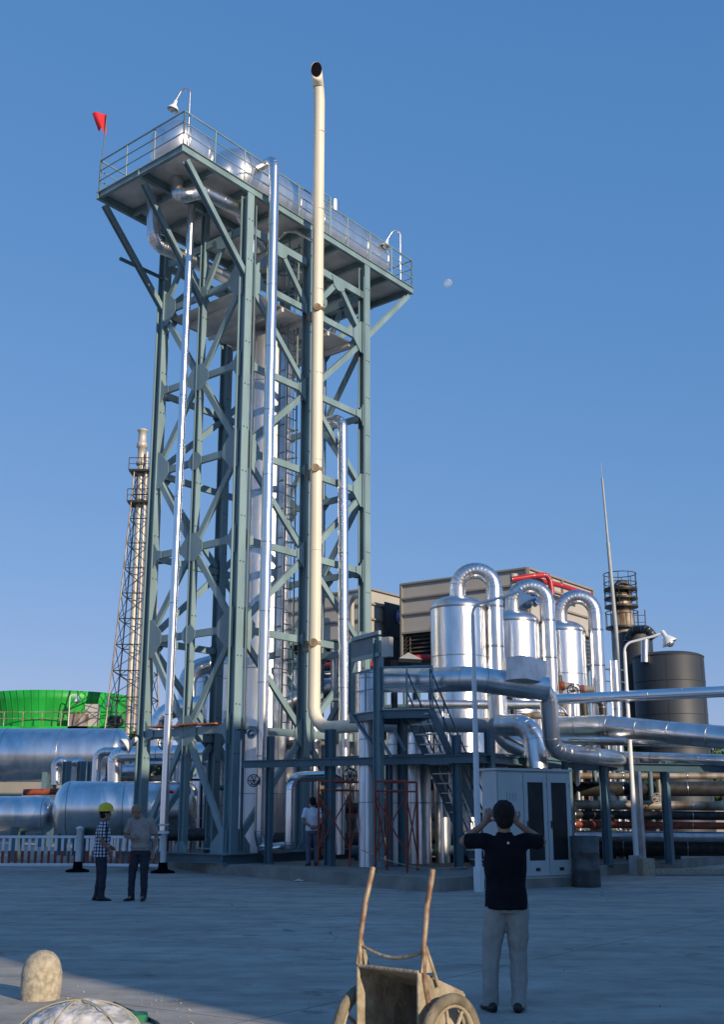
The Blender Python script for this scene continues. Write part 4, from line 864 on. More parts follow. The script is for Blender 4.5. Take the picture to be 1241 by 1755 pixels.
MB().lathe((p.x, p.y, 0.0), [(0.30, 0), (0.32, 0.02), (0.31, 0.35), (0.33, 0.37), (0.31, 0.39), (0.31, 0.72), (0.33, 0.74), (0.31, 0.76), (0.32, 1.1), (0.30, 1.1), (0.29, 0.9)], 28).build('shell', 'oldgrey', root)
MB().lathe((p.x, p.y, 0.9), [(0.29, 0), (0.29, 0.02)], 28).build('contents', 'dark', root)
# ================================================================== SCAFFOLDS
def scaffold(label, xl, xr, Y0, Y1, yt, zb=0.27):
    a_, b_ = at(xl, 1400, Y0), at(xr, 1400, Y1); a_.z = b_.z = zb; h = hz(yt, Y0) - zb; root = thing('scaffold_frame', label, 'scaffold', a_, 'red scaffold frames')
    nn = (b_ - a_).normalized(); dpt = V((-nn.y, nn.x, 0)) * 1.1
    for q in (a_, b_, a_ + dpt, b_ + dpt): MB().rings([q, q + up * h], 0.028, 8).build('upright', 'redox', root)
    for q, s_ in ((a_, b_), (a_ + dpt, b_ + dpt)):
        mb = MB(); mb.rings([q + up * h, s_ + up * h], 0.026, 8); mb.rings([q + up * (h - 0.22), s_ + up * (h - 0.22)], 0.02, 8)
        for z in (0.5, 0.9, 1.3): mb.rings([q + up * z, q + up * z + (s_ - q) * 0.12], 0.014, 6)
        mb.rings([q + up * 0.25 + (s_ - q) * 0.12, q + up * (h - 0.25) + (s_ - q) * 0.12], 0.018, 6)
        mb.build('ledger', 'redox', root)
    for q, d2 in ((a_, dpt), (b_, dpt)): 
        for s_, e in ((q, q + d2), (q + d2, q)): MB().rings([s_ + up * 0.35, e + up * (h - 0.35)], 0.018, 6).build('cross_brace', 'redox', root)
    for s_, e in ((a_, b_), (b_, a_)): MB().rings([s_ + up * 0.4, e + up * (h - 0.3)], 0.018, 6).build('cross_brace', 'redox', root)
    return root
scaffold('red scaffold frame with crossed braces right of the slim silver column', 643, 697, 27.9, 27.7, 1339)
scaffold('red scaffold frame in front of the man in white', 546, 600, 30.6, 30.4, 1339, 0.3)
# rope
mb = MB(); a_, b_ = at(620, 1457, 28.6), at(800, 1486, 27.0); mb.rings([a_.lerp(b_, k / 12) - up * (0.18 * math.sin(PI * k / 12)) for k in range(13)], 0.012, 6); tag(mb.build('rope', 'string', None, a_), 'thin pale rope slung low across the front of the plinth', 'rope')
# ================================================================== PIPEWORK CLUTTER IN THE SHADE
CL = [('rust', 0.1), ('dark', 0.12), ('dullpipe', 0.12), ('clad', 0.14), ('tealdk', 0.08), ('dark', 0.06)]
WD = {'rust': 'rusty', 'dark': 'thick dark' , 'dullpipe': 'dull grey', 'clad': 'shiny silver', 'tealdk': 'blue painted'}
def clutter(x0, x1, y0, y1, Y0, Y1, n_, where, seed):
    R_ = random.Random(seed)
    for i in range(n_):
        m_, r = CL[R_.randrange(len(CL))]; r *= R_.uniform(0.7, 1.2); Y = R_.uniform(Y0, Y1); x = R_.uniform(x0, x1); y = R_.uniform(y0, y1); p = at(x, y, Y)
        if R_.random() < 0.5:
            L = R_.uniform(1.2, 3.2); pts = [V((p.x - L, p.y + L * 0.25, 0.1)), V((p.x - L, p.y + L * .25, p.z)), p, V((p.x + 0.02, p.y, 0.1))]
            kind = 'bent'
        else: pts = [V((p.x, p.y, 0.1)), V((p.x, p.y, max(0.8, hz(y - 60, Y))))]; kind = 'upright'
        clad_pipe('yard_pipe', 'one of the %s %s pipes crowded in the shade %s' % (WD[m_], kind, where), pts, r, r * 2, m_, 1.5, 'pipes crowded in the shade ' + where, 14)
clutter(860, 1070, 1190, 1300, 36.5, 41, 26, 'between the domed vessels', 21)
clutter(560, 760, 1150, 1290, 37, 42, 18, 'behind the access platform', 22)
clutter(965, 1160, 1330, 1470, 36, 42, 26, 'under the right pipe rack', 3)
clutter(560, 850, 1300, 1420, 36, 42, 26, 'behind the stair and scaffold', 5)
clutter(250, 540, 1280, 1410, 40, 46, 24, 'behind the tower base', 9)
for i, (x0, x1, y, Y, m_, r, lb) in enumerate((  # dark runs are added to deepen gaps that came out too light
    (470, 640, 1440, 36, 'dark', 0.22, 'fat dark horizontal pipe added to darken the gap low behind the man in white'),
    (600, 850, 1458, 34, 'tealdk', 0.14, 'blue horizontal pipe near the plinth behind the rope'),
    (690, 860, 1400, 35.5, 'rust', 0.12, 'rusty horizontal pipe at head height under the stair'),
    (540, 700, 1385, 37, 'dark', 0.16, 'dark horizontal pipe added to darken the gap at head height behind the scaffolds'),
    (250, 400, 1430, 39, 'dark', 0.2, 'dark horizontal pipe added to darken the gap low behind the left bays of the tower'),
    (700, 860, 1345, 37, 'dark', 0.18, 'dark horizontal pipe added to darken the gap above head height under the stair'),
    (960, 1290, 1352, 37, 'dark', 0.22, 'thick dark horizontal pipe added to darken the space deep under the right rack'),
    (960, 1290, 1452, 35.5, 'dark', 0.25, 'thick dark horizontal pipe added to darken the space close to the floor under the right rack'),
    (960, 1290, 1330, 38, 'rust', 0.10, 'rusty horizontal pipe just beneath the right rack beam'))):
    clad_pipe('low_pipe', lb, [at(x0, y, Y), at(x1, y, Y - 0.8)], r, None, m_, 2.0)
def pump(label, x, y, Y, m_='tealdk'):  # added equipment, fills the low gaps to make them darker
    p = at(x, y, Y); p.z = 0.27 if Y < 37 else 0.0; root = thing('pump', label, 'pump', p, 'pumps added to darken the shade')
    MB().box(p + up * 0.12, (1.5, 0.6, 0.24), 0.3).build('base_frame', 'dark', root)
    MB().lathe(p + V((-0.55, -0.1, 0.55)), [(0.1, 0), (0.26, 0.04), (0.28, 0.1), (0.28, 0.6), (0.2, 0.66)], 20, (1, 0.3, 0)).build('motor', m_, root)
    MB().lathe(p + V((0.15, 0.1, 0.55)), [(0.06, 0), (0.06, 0.2), (0.3, 0.22), (0.33, 0.35), (0.25, 0.42)], 20, (1, 0.3, 0)).build('casing', 'dark', root)
    MB().pipe([p + V((0.45, 0.2, 0.6)), p + V((0.45, 0.2, 1.3)), p + V((0.9, 0.5, 1.3))], 0.09, 0.2, 12).build('outlet', 'dark', root)
pump('blue pump on a skid, added to darken the gap behind the scaffold and the rope', 655, 1450, 35)
pump('dark pump on a skid, added to darken the gap behind the stair foot', 735, 1450, 34.5, 'dark')
pump('blue pump added to darken the gap low under the stair beside the cabinet', 810, 1450, 34)
pump('dark pump added to darken the space under the right rack beside the drum', 1010, 1460, 36.5, 'dark')
pump('red oxide pump added to darken the space under the right rack behind the lamp post', 1120, 1460, 36, 'redox')
pump('dark pump added to darken the gap low behind the tower base', 500, 1445, 38.5, 'dark')
for i, (y, m_, r, lb) in enumerate(((1379, 'rust', 0.13, 'upper rusty horizontal pipe low under the right rack'), (1413, 'redox', 0.10, 'red oxide horizontal pipe low under the right rack'), (1432, 'dullpipe', 0.14, 'grey horizontal pipe low under the right rack'), (1396, 'dark', 0.12, 'dark horizontal pipe low under the right rack'))):
    clad_pipe('low_pipe', lb, [at(985, y, 34.5), at(1290, y + 3, 34.2)], r, None, m_, 2.0)
valve('brass coloured valve wheel in the shade right of the lamp post', at(1125, 1368, 34), 0.14, 'rust')
valve('dark valve wheel in the shade left of the lamp post', at(1047, 1368, 34.2), 0.13, 'dullpipe')
mb = MB(); q = at(1108, 1480, 32); mb.box((q.x, q.y, 0.22), (0.35, 0.3, 0.44), 0.3); mb.box((q.x + 1.6, q.y + 0.2, 0.12), (2.8, 0.3, 0.1), 0.1); tag(mb.build('timber_block', 'stone', None, (q.x, q.y, 0)), 'pale timber block and plank beside the right lamp base', 'timber')
# closing backdrop: low sheds and trees beyond
def shed(label, x0, x1, Y, h, dp, m_='wall'):
    root = thing('shed', label, 'building', (x0, Y, 0), 'low sheds closing the yard')
    MB().box(((x0 + x1) / 2, Y + dp / 2, h / 2), (x1 - x0, dp, h)).build('wall', m_, root); MB().box(((x0 + x1) / 2, Y + dp / 2, h + 0.1), (x1 - x0 + 0.5, dp + 0.5, 0.2)).build('roof', 'beigedk', root)
    k = int((x1 - x0) / 4)
    for i in range(k):
        f = MB().box((x0 + (i + 0.5) * (x1 - x0) / k, Y - 0.03, h * 0.6), (1.6, 0.06, h * 0.35)).build('window', 'tealdk', root); MB().box((x0 + (i + 0.5) * (x1 - x0) / k, Y - 0.07, h * 0.6), (1.4, 0.02, h * 0.3)).build('pane', 'glass', f)
shed('long low shed seen in gaps behind the tower and stair', -6, 12.8, 58, 4.3, 8, 'darktank')
shed('low shed behind the pipe rack at the right', 13, 40, 66, 4.5, 8, 'beigedk')
shed('low shed behind the left tanks', -60, -7, 72, 3.6, 8, 'beigedk')
def tree(label, x, y, h, r, seed):
    R_ = random.Random(seed); root = thing('tree', label, 'tree', (x, y, 0), 'trees beyond the plant'); base = V((x, y, 0))
    mb = MB(); mb.rings([base, base + V((0.1, 0, h * 0.3)), base + V((0.05, 0.1, h * 0.75))], [0.25, 0.17, 0.06], 10)
    tips = []
    for i in range(7):
        a = R_.uniform(0, 2 * PI); s0_ = base + V((0.08, 0.05, h * R_.uniform(0.3, 0.6))); e = s0_ + V((math.cos(a) * r * 0.75, math.sin(a) * r * 0.75, h * R_.uniform(0.12, 0.35))); mb.rings([s0_, s0_.lerp(e, 0.5) + V((0, 0, 0.2)), e], [0.09, 0.06, 0.03], 6); tips.append(e)
    mb.build('trunk', 'bark', root); mb = MB(); tips.append(base + V((0, 0, h * 0.85)))
    cl = [t + V((R_.gauss(0, r * 0.3), R_.gauss(0, r * 0.3), R_.gauss(0, h * 0.07))) for t in tips for _ in range(4)]
    for c_ in cl:
        rr2 = r * R_.uniform(0.2, 0.36)
        for _ in range(90):
            d_ = V((R_.gauss(0, 1), R_.gauss(0, 1), R_.gauss(0, 1))).normalized() * rr2 * R_.uniform(0.5, 1.0); q = c_ + d_; n_ = V((R_.gauss(0, 1), R_.gauss(0, 1), R_.gauss(0, 1) + 1)).normalized(); a_ = n_.orthogonal().normalized() * 0.16; b_ = n_.cross(a_).normalized() * 0.09
            mb.add([q - a_, q - b_, q + a_, q + b_], [(0, 1, 2, 3)])
    mb.build('crown', 'leaf', root)
tree('leafy tree glimpsed behind the white-shirted man', -1.4, 46, 4.6, 1.6, 1)
tree('leafy tree behind the right pipe rack', 11.5, 50, 4.4, 1.7, 2)
tree('leafy tree behind the left tanks and the big pipe', -12.0, 66, 5.5, 2.2, 3)
tree('leafy tree beyond the right rack near the edge', 14.8, 56, 5.0, 2.0, 4)
# ================================================================== MOON
mp_ = at(768, 485, 2200); ms = MB(); ms.ball(mp_, 8.6, 32, 24); mo = ms.build('moon', 'white', None, mp_); tag(mo, 'pale gibbous moon in the blue sky right of the platform', 'moon')
mm_ = bpy.data.materials.new('moon'); mm_.use_nodes = True; t = mm_.node_tree; t.nodes.clear(); o_ = t.nodes.new('ShaderNodeOutputMaterial'); mxs = t.nodes.new('ShaderNodeMixShader'); tr = t.nodes.new('ShaderNodeBsdfTransparent'); df = t.nodes.new('ShaderNodeBsdfDiffuse')
nz = t.nodes.new('ShaderNodeTexNoise'); nz.inputs['Scale'].default_value = 0.16; cr_ = t.nodes.new('ShaderNodeValToRGB'); cr_.color_ramp.elements[0].position = 0.4; cr_.color_ramp.elements[0].color = (0.62, 0.62, 0.62, 1); cr_.color_ramp.elements[1].color = (0.95, 0.95, 0.92, 1); cr_.color_ramp.elements[1].position = 0.6
tcm = t.nodes.new('ShaderNodeTexCoord'); t.links.new(tcm.outputs['Object'], nz.inputs[0]); t.links.new(nz.outputs[0], cr_.inputs[0]); t.links.new(cr_.outputs[0], df.inputs[0]); mxs.inputs[0].default_value = 0.20; t.links.new(tr.outputs[0], mxs.inputs[1]); t.links.new(df.outputs[0], mxs.inputs[2]); t.links.new(mxs.outputs[0], o_.inputs[0]); mo.data.materials[0] = mm_
# ================================================================== PEOPLE
def figure_mesh(name, mb, m, parent, vox=0.011, smooth=4):
    o = mb.build(name, m, parent)
    r_ = o.modifiers.new('join', 'REMESH'); r_.mode = 'VOXEL'; r_.voxel_size = vox; r_.use_smooth_shade = True
    s_ = o.modifiers.new('soft', 'SMOOTH'); s_.iterations = smooth; s_.factor = 0.5
    return o
def folds(o, strength=0.018, size=0.10, depth=2):
    tx = bpy.data.textures.new('cloth_folds', 'CLOUDS'); tx.noise_scale = size; tx.noise_depth = depth
    d_ = o.modifiers.new('folds', 'DISPLACE'); d_.texture = tx; d_.strength = strength; d_.mid_level = 0.5; d_.texture_coords = 'LOCAL'
    return o
def limb(mb, pts, rad, seg=14):
    mb.rings(pts, rad, seg)
    for p, r in zip(pts, rad): mb.ball(p, r * 0.995, seg, 8)
def person(label, loc, rz, H, cfg, cl):
    """local frame: facing +Y, right hand at +X."""
    root = thing('person', label, 'person', loc, None); k = H / 1.72; O = V(loc); Rm = Matrix.Rotation(rz, 3, 'Z')
    def W_(p): return O + Rm @ (V(p) * k)
    bd = cfg.get('bend', 0.0); fat = cfg.get('fat', 1.0)
    feet = cfg.get('feet', ((-0.11, -0.02), (0.11, 0.03)))
    hipz = 0.90; sh = [V((-0.185 * fat ** 0.3, bd * 0.6, 1.40)), V((0.185 * fat ** 0.3, bd * 0.6, 1.40))]
    knees = [V((f[0] * 0.55 + s_ * 0.05, f[1] * 0.5 + 0.03, 0.48)) for f, s_ in zip(feet, (-1, 1))]
    hips = [V((-0.09, 0, hipz)), V((0.09, 0, hipz))]; ank = [V((f[0], f[1] - 0.02, 0.09)) for f in feet]
    neck = V((0, bd * 0.7, 1.45)); head = V((cfg.get('headx', 0), bd + 0.02 + cfg.get('heady', 0), 1.605 + cfg.get('headz', 0)))
    torso = [V((0, 0.0, 0.88)), V((0, 0.01, 1.0)), V((0, 0.02 + bd * 0.2, 1.12)), V((0, bd * 0.45, 1.26)), V((0, bd * 0.6, 1.37)), V((0, bd * 0.68, 1.44))]
    def torso_mesh(mb, e, trad=None, lo=0):
        wx = [0.165, 0.150, 0.150 * fat, 0.170, 0.165, 0.07]; wy = [0.115, 0.105 * fat, 0.110 * fat, 0.115 * fat ** 0.5, 0.095, 0.06]
        N = 24; vs = []
        for i, c_ in enumerate(torso):
            for j in range(N):
                a = 2 * PI * j / N; vs.append(W_(c_ + V(((wx[i] + e) * math.cos(a), (wy[i] + e) * math.sin(a), 0))))
        fs = [(i * N + j, i * N + (j + 1) % N, (i + 1) * N + (j + 1) % N, (i + 1) * N + j) for i in range(len(torso) - 1) for j in range(N)]
        mb.add(vs, fs + [tuple(range(N))[::-1], tuple(range((len(torso) - 1) * N, len(torso) * N))], True)
    # body: one continuous surface
    B = MB(); torso_mesh(B, -0.015)
    limb(B, [W_(neck - V((0, 0, 0.05))), W_(neck + V((0, 0.0, 0.03))), W_(head - V((0, 0.015, 0.09)))], [0.062 * k, 0.055 * k, 0.055 * k])
    hd = Matrix.Rotation(cfg.get('headturn', 0), 3, 'Z') @ Matrix.Rotation(cfg.get('headnod', 0), 3, 'X')
    def Hd(p): return W_(head + hd @ (V(p) * cfg.get('hs', 1.06)))
    def hball(c_, r, sc, mb_, seg=18, rg=12):
        vs = []
        for i in range(rg + 1):
            p_ = PI * i / rg
            for j in range(seg): q_ = 2 * PI * j / seg; vs.append(Hd(V(c_) + V((r * sc[0] * math.sin(p_) * math.cos(q_), r * sc[1] * math.sin(p_) * math.sin(q_), r * sc[2] * math.cos(p_)))))
        mb_.add(vs, [(i * seg + j, (i + 1) * seg + j, (i + 1) * seg + (j + 1) % seg, i * seg + (j + 1) % seg) for i in range(rg) for j in range(seg)], True)
    hball((0, -0.005, 0.025), 0.098, (0.80, 0.98, 0.95), B); hball((0, 0.022, -0.045), 0.072, (0.80, 0.85, 1.0), B)
    hball((0, 0.06, -0.095), 0.024, (1, 0.8, 0.8), B); hball((0, 0.092, -0.015), 0.016, (0.8, 1.0, 1.6), B); hball((0, 0.083, -0.06), 0.018, (1.3, 0.5, 0.5), B)
    for s_ in (-1, 1): hball((0.080 * s_, -0.005, -0.008), 0.027, (0.35, 0.7, 1.15), B); hball((0.034 * s_, 0.078, 0.02), 0.016, (1.3, 0.5, 0.5), B)
    arms = cfg['arms']; hands = []
    for sd_, (el, wr, hdir) in zip((-1, 1), arms):
        s0_ = sh[0 if sd_ < 0 else 1]; el, wr = V(el), V(wr); hdir = V(hdir).normalized()
        limb(B, [W_(s0_), W_(s0_.lerp(el, 0.5)), W_(el)], [0.052 * k, 0.046 * k, 0.038 * k]); limb(B, [W_(el), W_(el.lerp(wr, 0.4)), W_(wr)], [0.038 * k, 0.037 * k, 0.025 * k])
        # hand: palm, four fingers and a thumb
        side = hdir.cross(V((0, 1, 0.2))); side = side.normalized() if side.length > 0.1 else V((1, 0, 0)); curl = side.cross(hdir).normalized()
        pc = wr + hdir * 0.05; limb(B, [W_(wr), W_(pc), W_(wr + hdir * 0.085)], [0.026 * k, 0.034 * k, 0.030 * k])
        for f in range(4):
            b_ = wr + hdir * 0.085 + side * (0.0225 * (f - 1.5)); ln = (0.068, 0.078, 0.073, 0.056)[f]
            m1 = b_ + hdir * ln * 0.5 + curl * 0.008; m2 = b_ + hdir * ln * 0.85 + curl * 0.032
            limb(B, [W_(b_), W_(m1), W_(m2)], [0.0105 * k, 0.0095 * k, 0.008 * k], 8)
        tb = wr + hdir * 0.03 - side * 0.03; limb(B, [W_(tb), W_(tb - side * 0.028 + hdir * 0.028), W_(tb - side * 0.034 + hdir * 0.058 + curl * 0.012)], [0.013 * k, 0.011 * k, 0.009 * k], 8)
    for i in (0, 1):
        limb(B, [W_(hips[i]), W_(hips[i].lerp(knees[i], 0.5)), W_(knees[i]), W_(knees[i].lerp(ank[i], 0.35)), W_(ank[i])], [0.080 * k, 0.065 * k, 0.048 * k, 0.047 * k, 0.034 * k])
        limb(B, [W_(ank[i]), W_(ank[i] + V((0, 0.10, -0.045)))], [0.034 * k, 0.028 * k], 10)
    figure_mesh('body', B, 'skin', root, 0.0085 if H > 1.2 else 0.01, 2)
    # eyes, hair
    mb = MB()
    for s_ in (-1, 1): hball((0.033 * s_, 0.0875, 0.016), 0.009, (1.2, 0.6, 0.6), mb, 8, 6)
    mb.build('eyes', 'eye', root)
    if cl.get('hair'):
        mb = MB(); hball((0, -0.018, 0.04), 0.108, (0.82, 0.97, 0.90), mb); hball((0, -0.045, -0.01), 0.085, (0.90, 0.72, 0.95), mb)
        if not cl.get('helmet'): hball((0.0, 0.03, 0.085), 0.06, (1.1, 1.0, 0.6), mb)
        folds(figure_mesh('hair', mb, 'hair', root, 0.008, 1), 0.016, 0.035)
    if cl.get('helmet'):
        mb = MB(); prof = [(0.150, 0.0), (0.152, 0.012), (0.128, 0.02), (0.126, 0.06), (0.110, 0.105), (0.075, 0.138), (0.03, 0.152), (0.001, 0.155)]; N = 28; vs = []
        for r, z in prof:
            for j in range(N): a = 2 * PI * j / N; vs.append(Hd(V((r * 0.88 * math.cos(a), (r * (1.06 if math.sin(a) < 0 else 1.14)) * math.sin(a) - 0.01, z + 0.045))))
        mb.add(vs, [(i * N + j, i * N + (j + 1) % N, (i + 1) * N + (j + 1) % N, (i + 1) * N + j) for i in range(len(prof) - 1) for j in range(N)], True)
        for x_ in (-0.03, 0.0, 0.03): mb.rings([Hd((x_, -0.09, 0.14)), Hd((x_, 0.0, 0.203)), Hd((x_, 0.1, 0.14))], 0.008, 6)
        mb.build('helmet', 'helmet', root)
    # shirt: torso shell and sleeves
    mb = MB(); torso_mesh(mb, 0.022); slv = cl.get('sleeve', 0.75)
    z_low = cl.get('hem', 0.86); hem = V((0, 0.0, z_low))
    N = 24; vs = [W_(c_ + V((a_ * math.cos(2 * PI * j / N), b_ * math.sin(2 * PI * j / N), 0))) for c_, a_, b_ in ((hem, 0.195, 0.145 * fat), (V((0, 0.01, 1.0)), 0.18, 0.135 * fat)) for j in range(N)]
    mb.add(vs, [(j, (j + 1) % N, N + (j + 1) % N, N + j) for j in range(N)] + [tuple(range(N))[::-1], tuple(range(N, 2 * N))], True)
    for sd_, (el, wr, hdir) in zip((-1, 1), arms):
        s0_ = sh[0 if sd_ < 0 else 1]; el = V(el); e = s0_.lerp(el, slv)
        limb(mb, [W_(s0_ - V((sd_ * 0.05, 0, 0.01))), W_(s0_), W_(s0_.lerp(el, slv * 0.6))], [0.07 * k, 0.073 * k, 0.066 * k]); mb.rings([W_(s0_.lerp(el, slv * 0.5)), W_(e)], [0.066 * k, 0.070 * k], 16)
    mb.rings([W_(neck - V((0, 0, 0.04))), W_(neck + V((0, -0.005, 0.025)))], [0.095 * k, 0.068 * k], 16)
    sh_o = folds(figure_mesh('shirt', mb, cl['shirt'], root, 0.0105, 3), 0.022, 0.13)
    if cl.get('emblem'):
        mb = MB(); c_ = W_(V((0.015, bd * 0.6 - 0.128, 1.385))); pts = []
        for j in range(10): r = 0.014 if j % 2 == 0 else 0.006; a = PI / 2 + PI * j / 5; pts.append(c_ + V((r * math.cos(a), 0, r * math.sin(a))))
        mb.prism(pts, (0, 0.02, 0)); mb.build('emblem', 'white', sh_o)
    # trousers
    mb = MB(); tr_ = cl.get('tw', 1.0)
    N = 24; vs = []
    for c_, a_, b_ in ((V((0, 0, 0.80)), 0.175, 0.125), (V((0, -0.005, 0.88)), 0.182, 0.128), (V((0, 0, 0.97)), 0.165, 0.115 * fat)):
        for j in range(N): a = 2 * PI * j / N; vs.append(W_(c_ + V((a_ * math.cos(a), b_ * math.sin(a), 0))))
    mb.add(vs, [(i * N + j, i * N + (j + 1) % N, (i + 1) * N + (j + 1) % N, (i + 1) * N + j) for i in range(2) for j in range(N)] + [tuple(range(N))[::-1], tuple(range(2 * N, 3 * N))], True)
    for i in (0, 1):
        h_, kn, an_ = hips[i] - V((0, 0, 0.04)), knees[i], ank[i] - V((0, -0.015, 0.035))
        mb.rings([W_(h_), W_(h_.lerp(kn, 0.25)), W_(h_.lerp(kn, 0.6)), W_(kn), W_(kn.lerp(an_, 0.3)), W_(kn.lerp(an_, 0.7)), W_(an_ - V((0, 0, 0.02)))], [0.102 * k, 0.100 * k, 0.086 * k * tr_, 0.074 * k * tr_, 0.069 * k * tr_, 0.062 * k * tr_, 0.062 * k * tr_], 18)
    folds(figure_mesh('trousers', mb, cl['trousers'], root, 0.0105, 3), 0.026, 0.11)
    for i in (0, 1):
        f = feet[i]; mb = MB(); turn = Matrix.Rotation((0.25 if i == 0 else -0.25), 3, 'Z')
        def F(p): return W_(V((f[0], f[1], 0)) + turn @ V(p))
        prof = [(-0.085, 0.030, 0.050), (-0.07, 0.040, 0.075), (-0.02, 0.042, 0.085), (0.05, 0.044, 0.065), (0.12, 0.046, 0.048), (0.17, 0.038, 0.038), (0.195, 0.018, 0.025)]; vs = []; N = 14
        for y_, w2, h2 in prof:
            for j in range(N): a = 2 * PI * j / N; vs.append(F((w2 * math.cos(a), y_, max(0.0, h2 / 2 + h2 / 2 * math.sin(a) * 1.15))))
        mb.add(vs, [(a_ * N + j, a_ * N + (j + 1) % N, (a_ + 1) * N + (j + 1) % N, (a_ + 1) * N + j) for a_ in range(len(prof) - 1) for j in range(N)] + [tuple(range(N)), tuple(range((len(prof) - 1) * N, len(prof) * N))], True)
        mb.build('shoe', 'shoe', root)
    return root
person('man seen from behind, black polo and pale trousers, arms raised to take a picture', (1.235, 10.4, 0), 0.0, 1.68,
       dict(arms=(((-0.355, 0.14, 1.395), (-0.15, 0.20, 1.55), (0.4, 0.2, 0.9)), ((0.355, 0.14, 1.39), (0.14, 0.20, 1.55), (-0.4, 0.2, 0.9))), feet=((-0.165, 0.0), (0.075, -0.03)), headz=-0.005, hs=1.12, fat=1.10),
       dict(hair=True, shirt='navy', trousers='khaki', emblem=True, sleeve=0.80, hem=0.83, tw=1.10))
person('bald man in a beige polo and dark trousers, one hand at his belly', (-4.23, 23.0, 0), math.radians(168), 1.78,
       dict(arms=(((-0.28, -0.06, 1.13), (-0.27, 0.04, 0.88), (0.0, 0.15, -1)), ((0.30, 0.02, 1.14), (0.10, 0.22, 1.10), (-1, 0.15, 0.05))), feet=((-0.10, 0), (0.13, 0.04)), bend=0.05, heady=0.07, headz=-0.02, headx=0.05, headturn=-0.8, headnod=-0.35, fat=1.22),
       dict(shirt='polo', trousers='trouser', sleeve=0.8, hem=0.93))
person('man in a yellow hard hat and checked shirt, in profile facing right', (-4.98, 23.0, 0), math.radians(-72), 1.70,
       dict(arms=(((-0.24, -0.02, 1.13), (-0.12, 0.17, 1.0), (0.7, 0.4, -0.4)), ((0.24, -0.04, 1.13), (0.14, 0.14, 0.93), (-0.4, 0.3, -0.8))), feet=((-0.09, -0.03), (0.09, 0.04)), bend=0.03, fat=1.12),
       dict(hair=True, helmet=True, shirt='check', trousers='trouser', sleeve=0.85, hem=0.80))
person('man in a white shirt seen from behind with hands clasped at his back', (-1.3, 31.6, 0.27), math.radians(8), 1.72,
       dict(arms=(((-0.27, -0.08, 1.13), (-0.06, -0.18, 0.98), (1, 0, -0.15)), ((0.27, -0.08, 1.13), (0.07, -0.19, 0.97), (-1, 0, -0.15))), feet=((-0.1, 0), (0.1, 0.02)), heady=0.03, headnod=-0.2, fat=1.1),
       dict(hair=True, shirt='wshirt', trousers='gtrouser', sleeve=0.75, hem=0.92))
# ================================================================== CART
cart = thing('hand_cart', 'muddy two wheeled hand cart tipped up on its nose with handles in the air', 'cart', (0.155, 7.45, 0))
CO = V((0.155, 7.45, 0)); AX = V((math.cos(math.radians(-42)), math.sin(math.radians(-42)), 0)); BK = V((-AX.y, AX.x, 0))
def K(x, y, z): return CO + AX * x + BK * y + up * z
# tray: open face towards -BK; nose plate at the bottom, tail wall on top
th_ = 0.012
def plate(name, P, m_, nrm, parent=cart): mb = MB(); mb.prism(P, V(nrm) * th_); return mb.build(name, m_, parent)
hw = 0.24
F_ = [(-hw, 0.0, 0.03), (hw, 0.0, 0.03), (hw, 0.0, 0.69), (-hw, 0.0, 0.69)]      # opening rim
Bk = [(-hw * 0.85, 0.48, 0.12), (hw * 0.85, 0.48, 0.12), (hw * 0.85, 0.48, 0.52), (-hw * 0.85, 0.48, 0.52)]
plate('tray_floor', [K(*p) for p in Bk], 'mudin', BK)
plate('tray_side', [K(*F_[1]), K(*F_[2]), K(*Bk[2]), K(*Bk[1])], 'mud', AX); plate('tray_side', [K(*F_[0]), K(*F_[3]), K(*Bk[3]), K(*Bk[0])], 'mud', -AX)
plate('tray_end', [K(*F_[2]), K(*F_[3]), K(*Bk[3]), K(*Bk[2])], 'mud', up); plate('tray_end', [K(*F_[0]), K(*F_[1]), K(*Bk[1]), K(*Bk[0])], 'mud', -up)
mb = MB()
for i in range(4): mb.rings([K(*F_[i]), K(*F_[(i + 1) % 4])], 0.012, 8)
mb.build('tray_rim', 'mud', cart)
for s_ in (-1, 1):
    x_ = s_ * (hw + 0.015)
    mb = MB(); pts = mb.path([K(x_, 0.10, 0.42), K(x_, 0.03, 0.66), K(x_, 0.035, 0.84), K(x_ * 0.98, 0.075, 1.05), K(x_ * 0.96, 0.145, 1.265)], 0.3, 5)
    mb.rings(pts, [0.017] * (len(pts) - 4) + [0.0185] * 4, 12); mb.build('handle', 'handle', cart)
    MB().rings([K(x_ * 1.03, 0.16, 0.60), K(x_ * 1.03, 0.09, 0.74), K(x_, 0.04, 0.85)], 0.011, 8).build('handle_stay', 'mud', cart)
    mb = MB(); mb.prism([K(x_, 0.0, 0.69), K(x_, 0.12, 0.68), K(x_, 0.06, 0.83), K(x_, 0.03, 0.83)], AX * 0.006 * s_); mb.build('gusset', 'mud', cart)
mb = MB(); mb.rings([K(-hw + 2 * hw * k / 10, 0.04, 0.80 - 0.05 * math.sin(PI * k / 10)) for k in range(11)], 0.011, 8); mb.build('cross_wire', 'mud', cart)
MB().rings([K(-0.37, 0.17, 0.285), K(0.37, 0.17, 0.285)], 0.018, 10).build('axle', 'mud', cart)
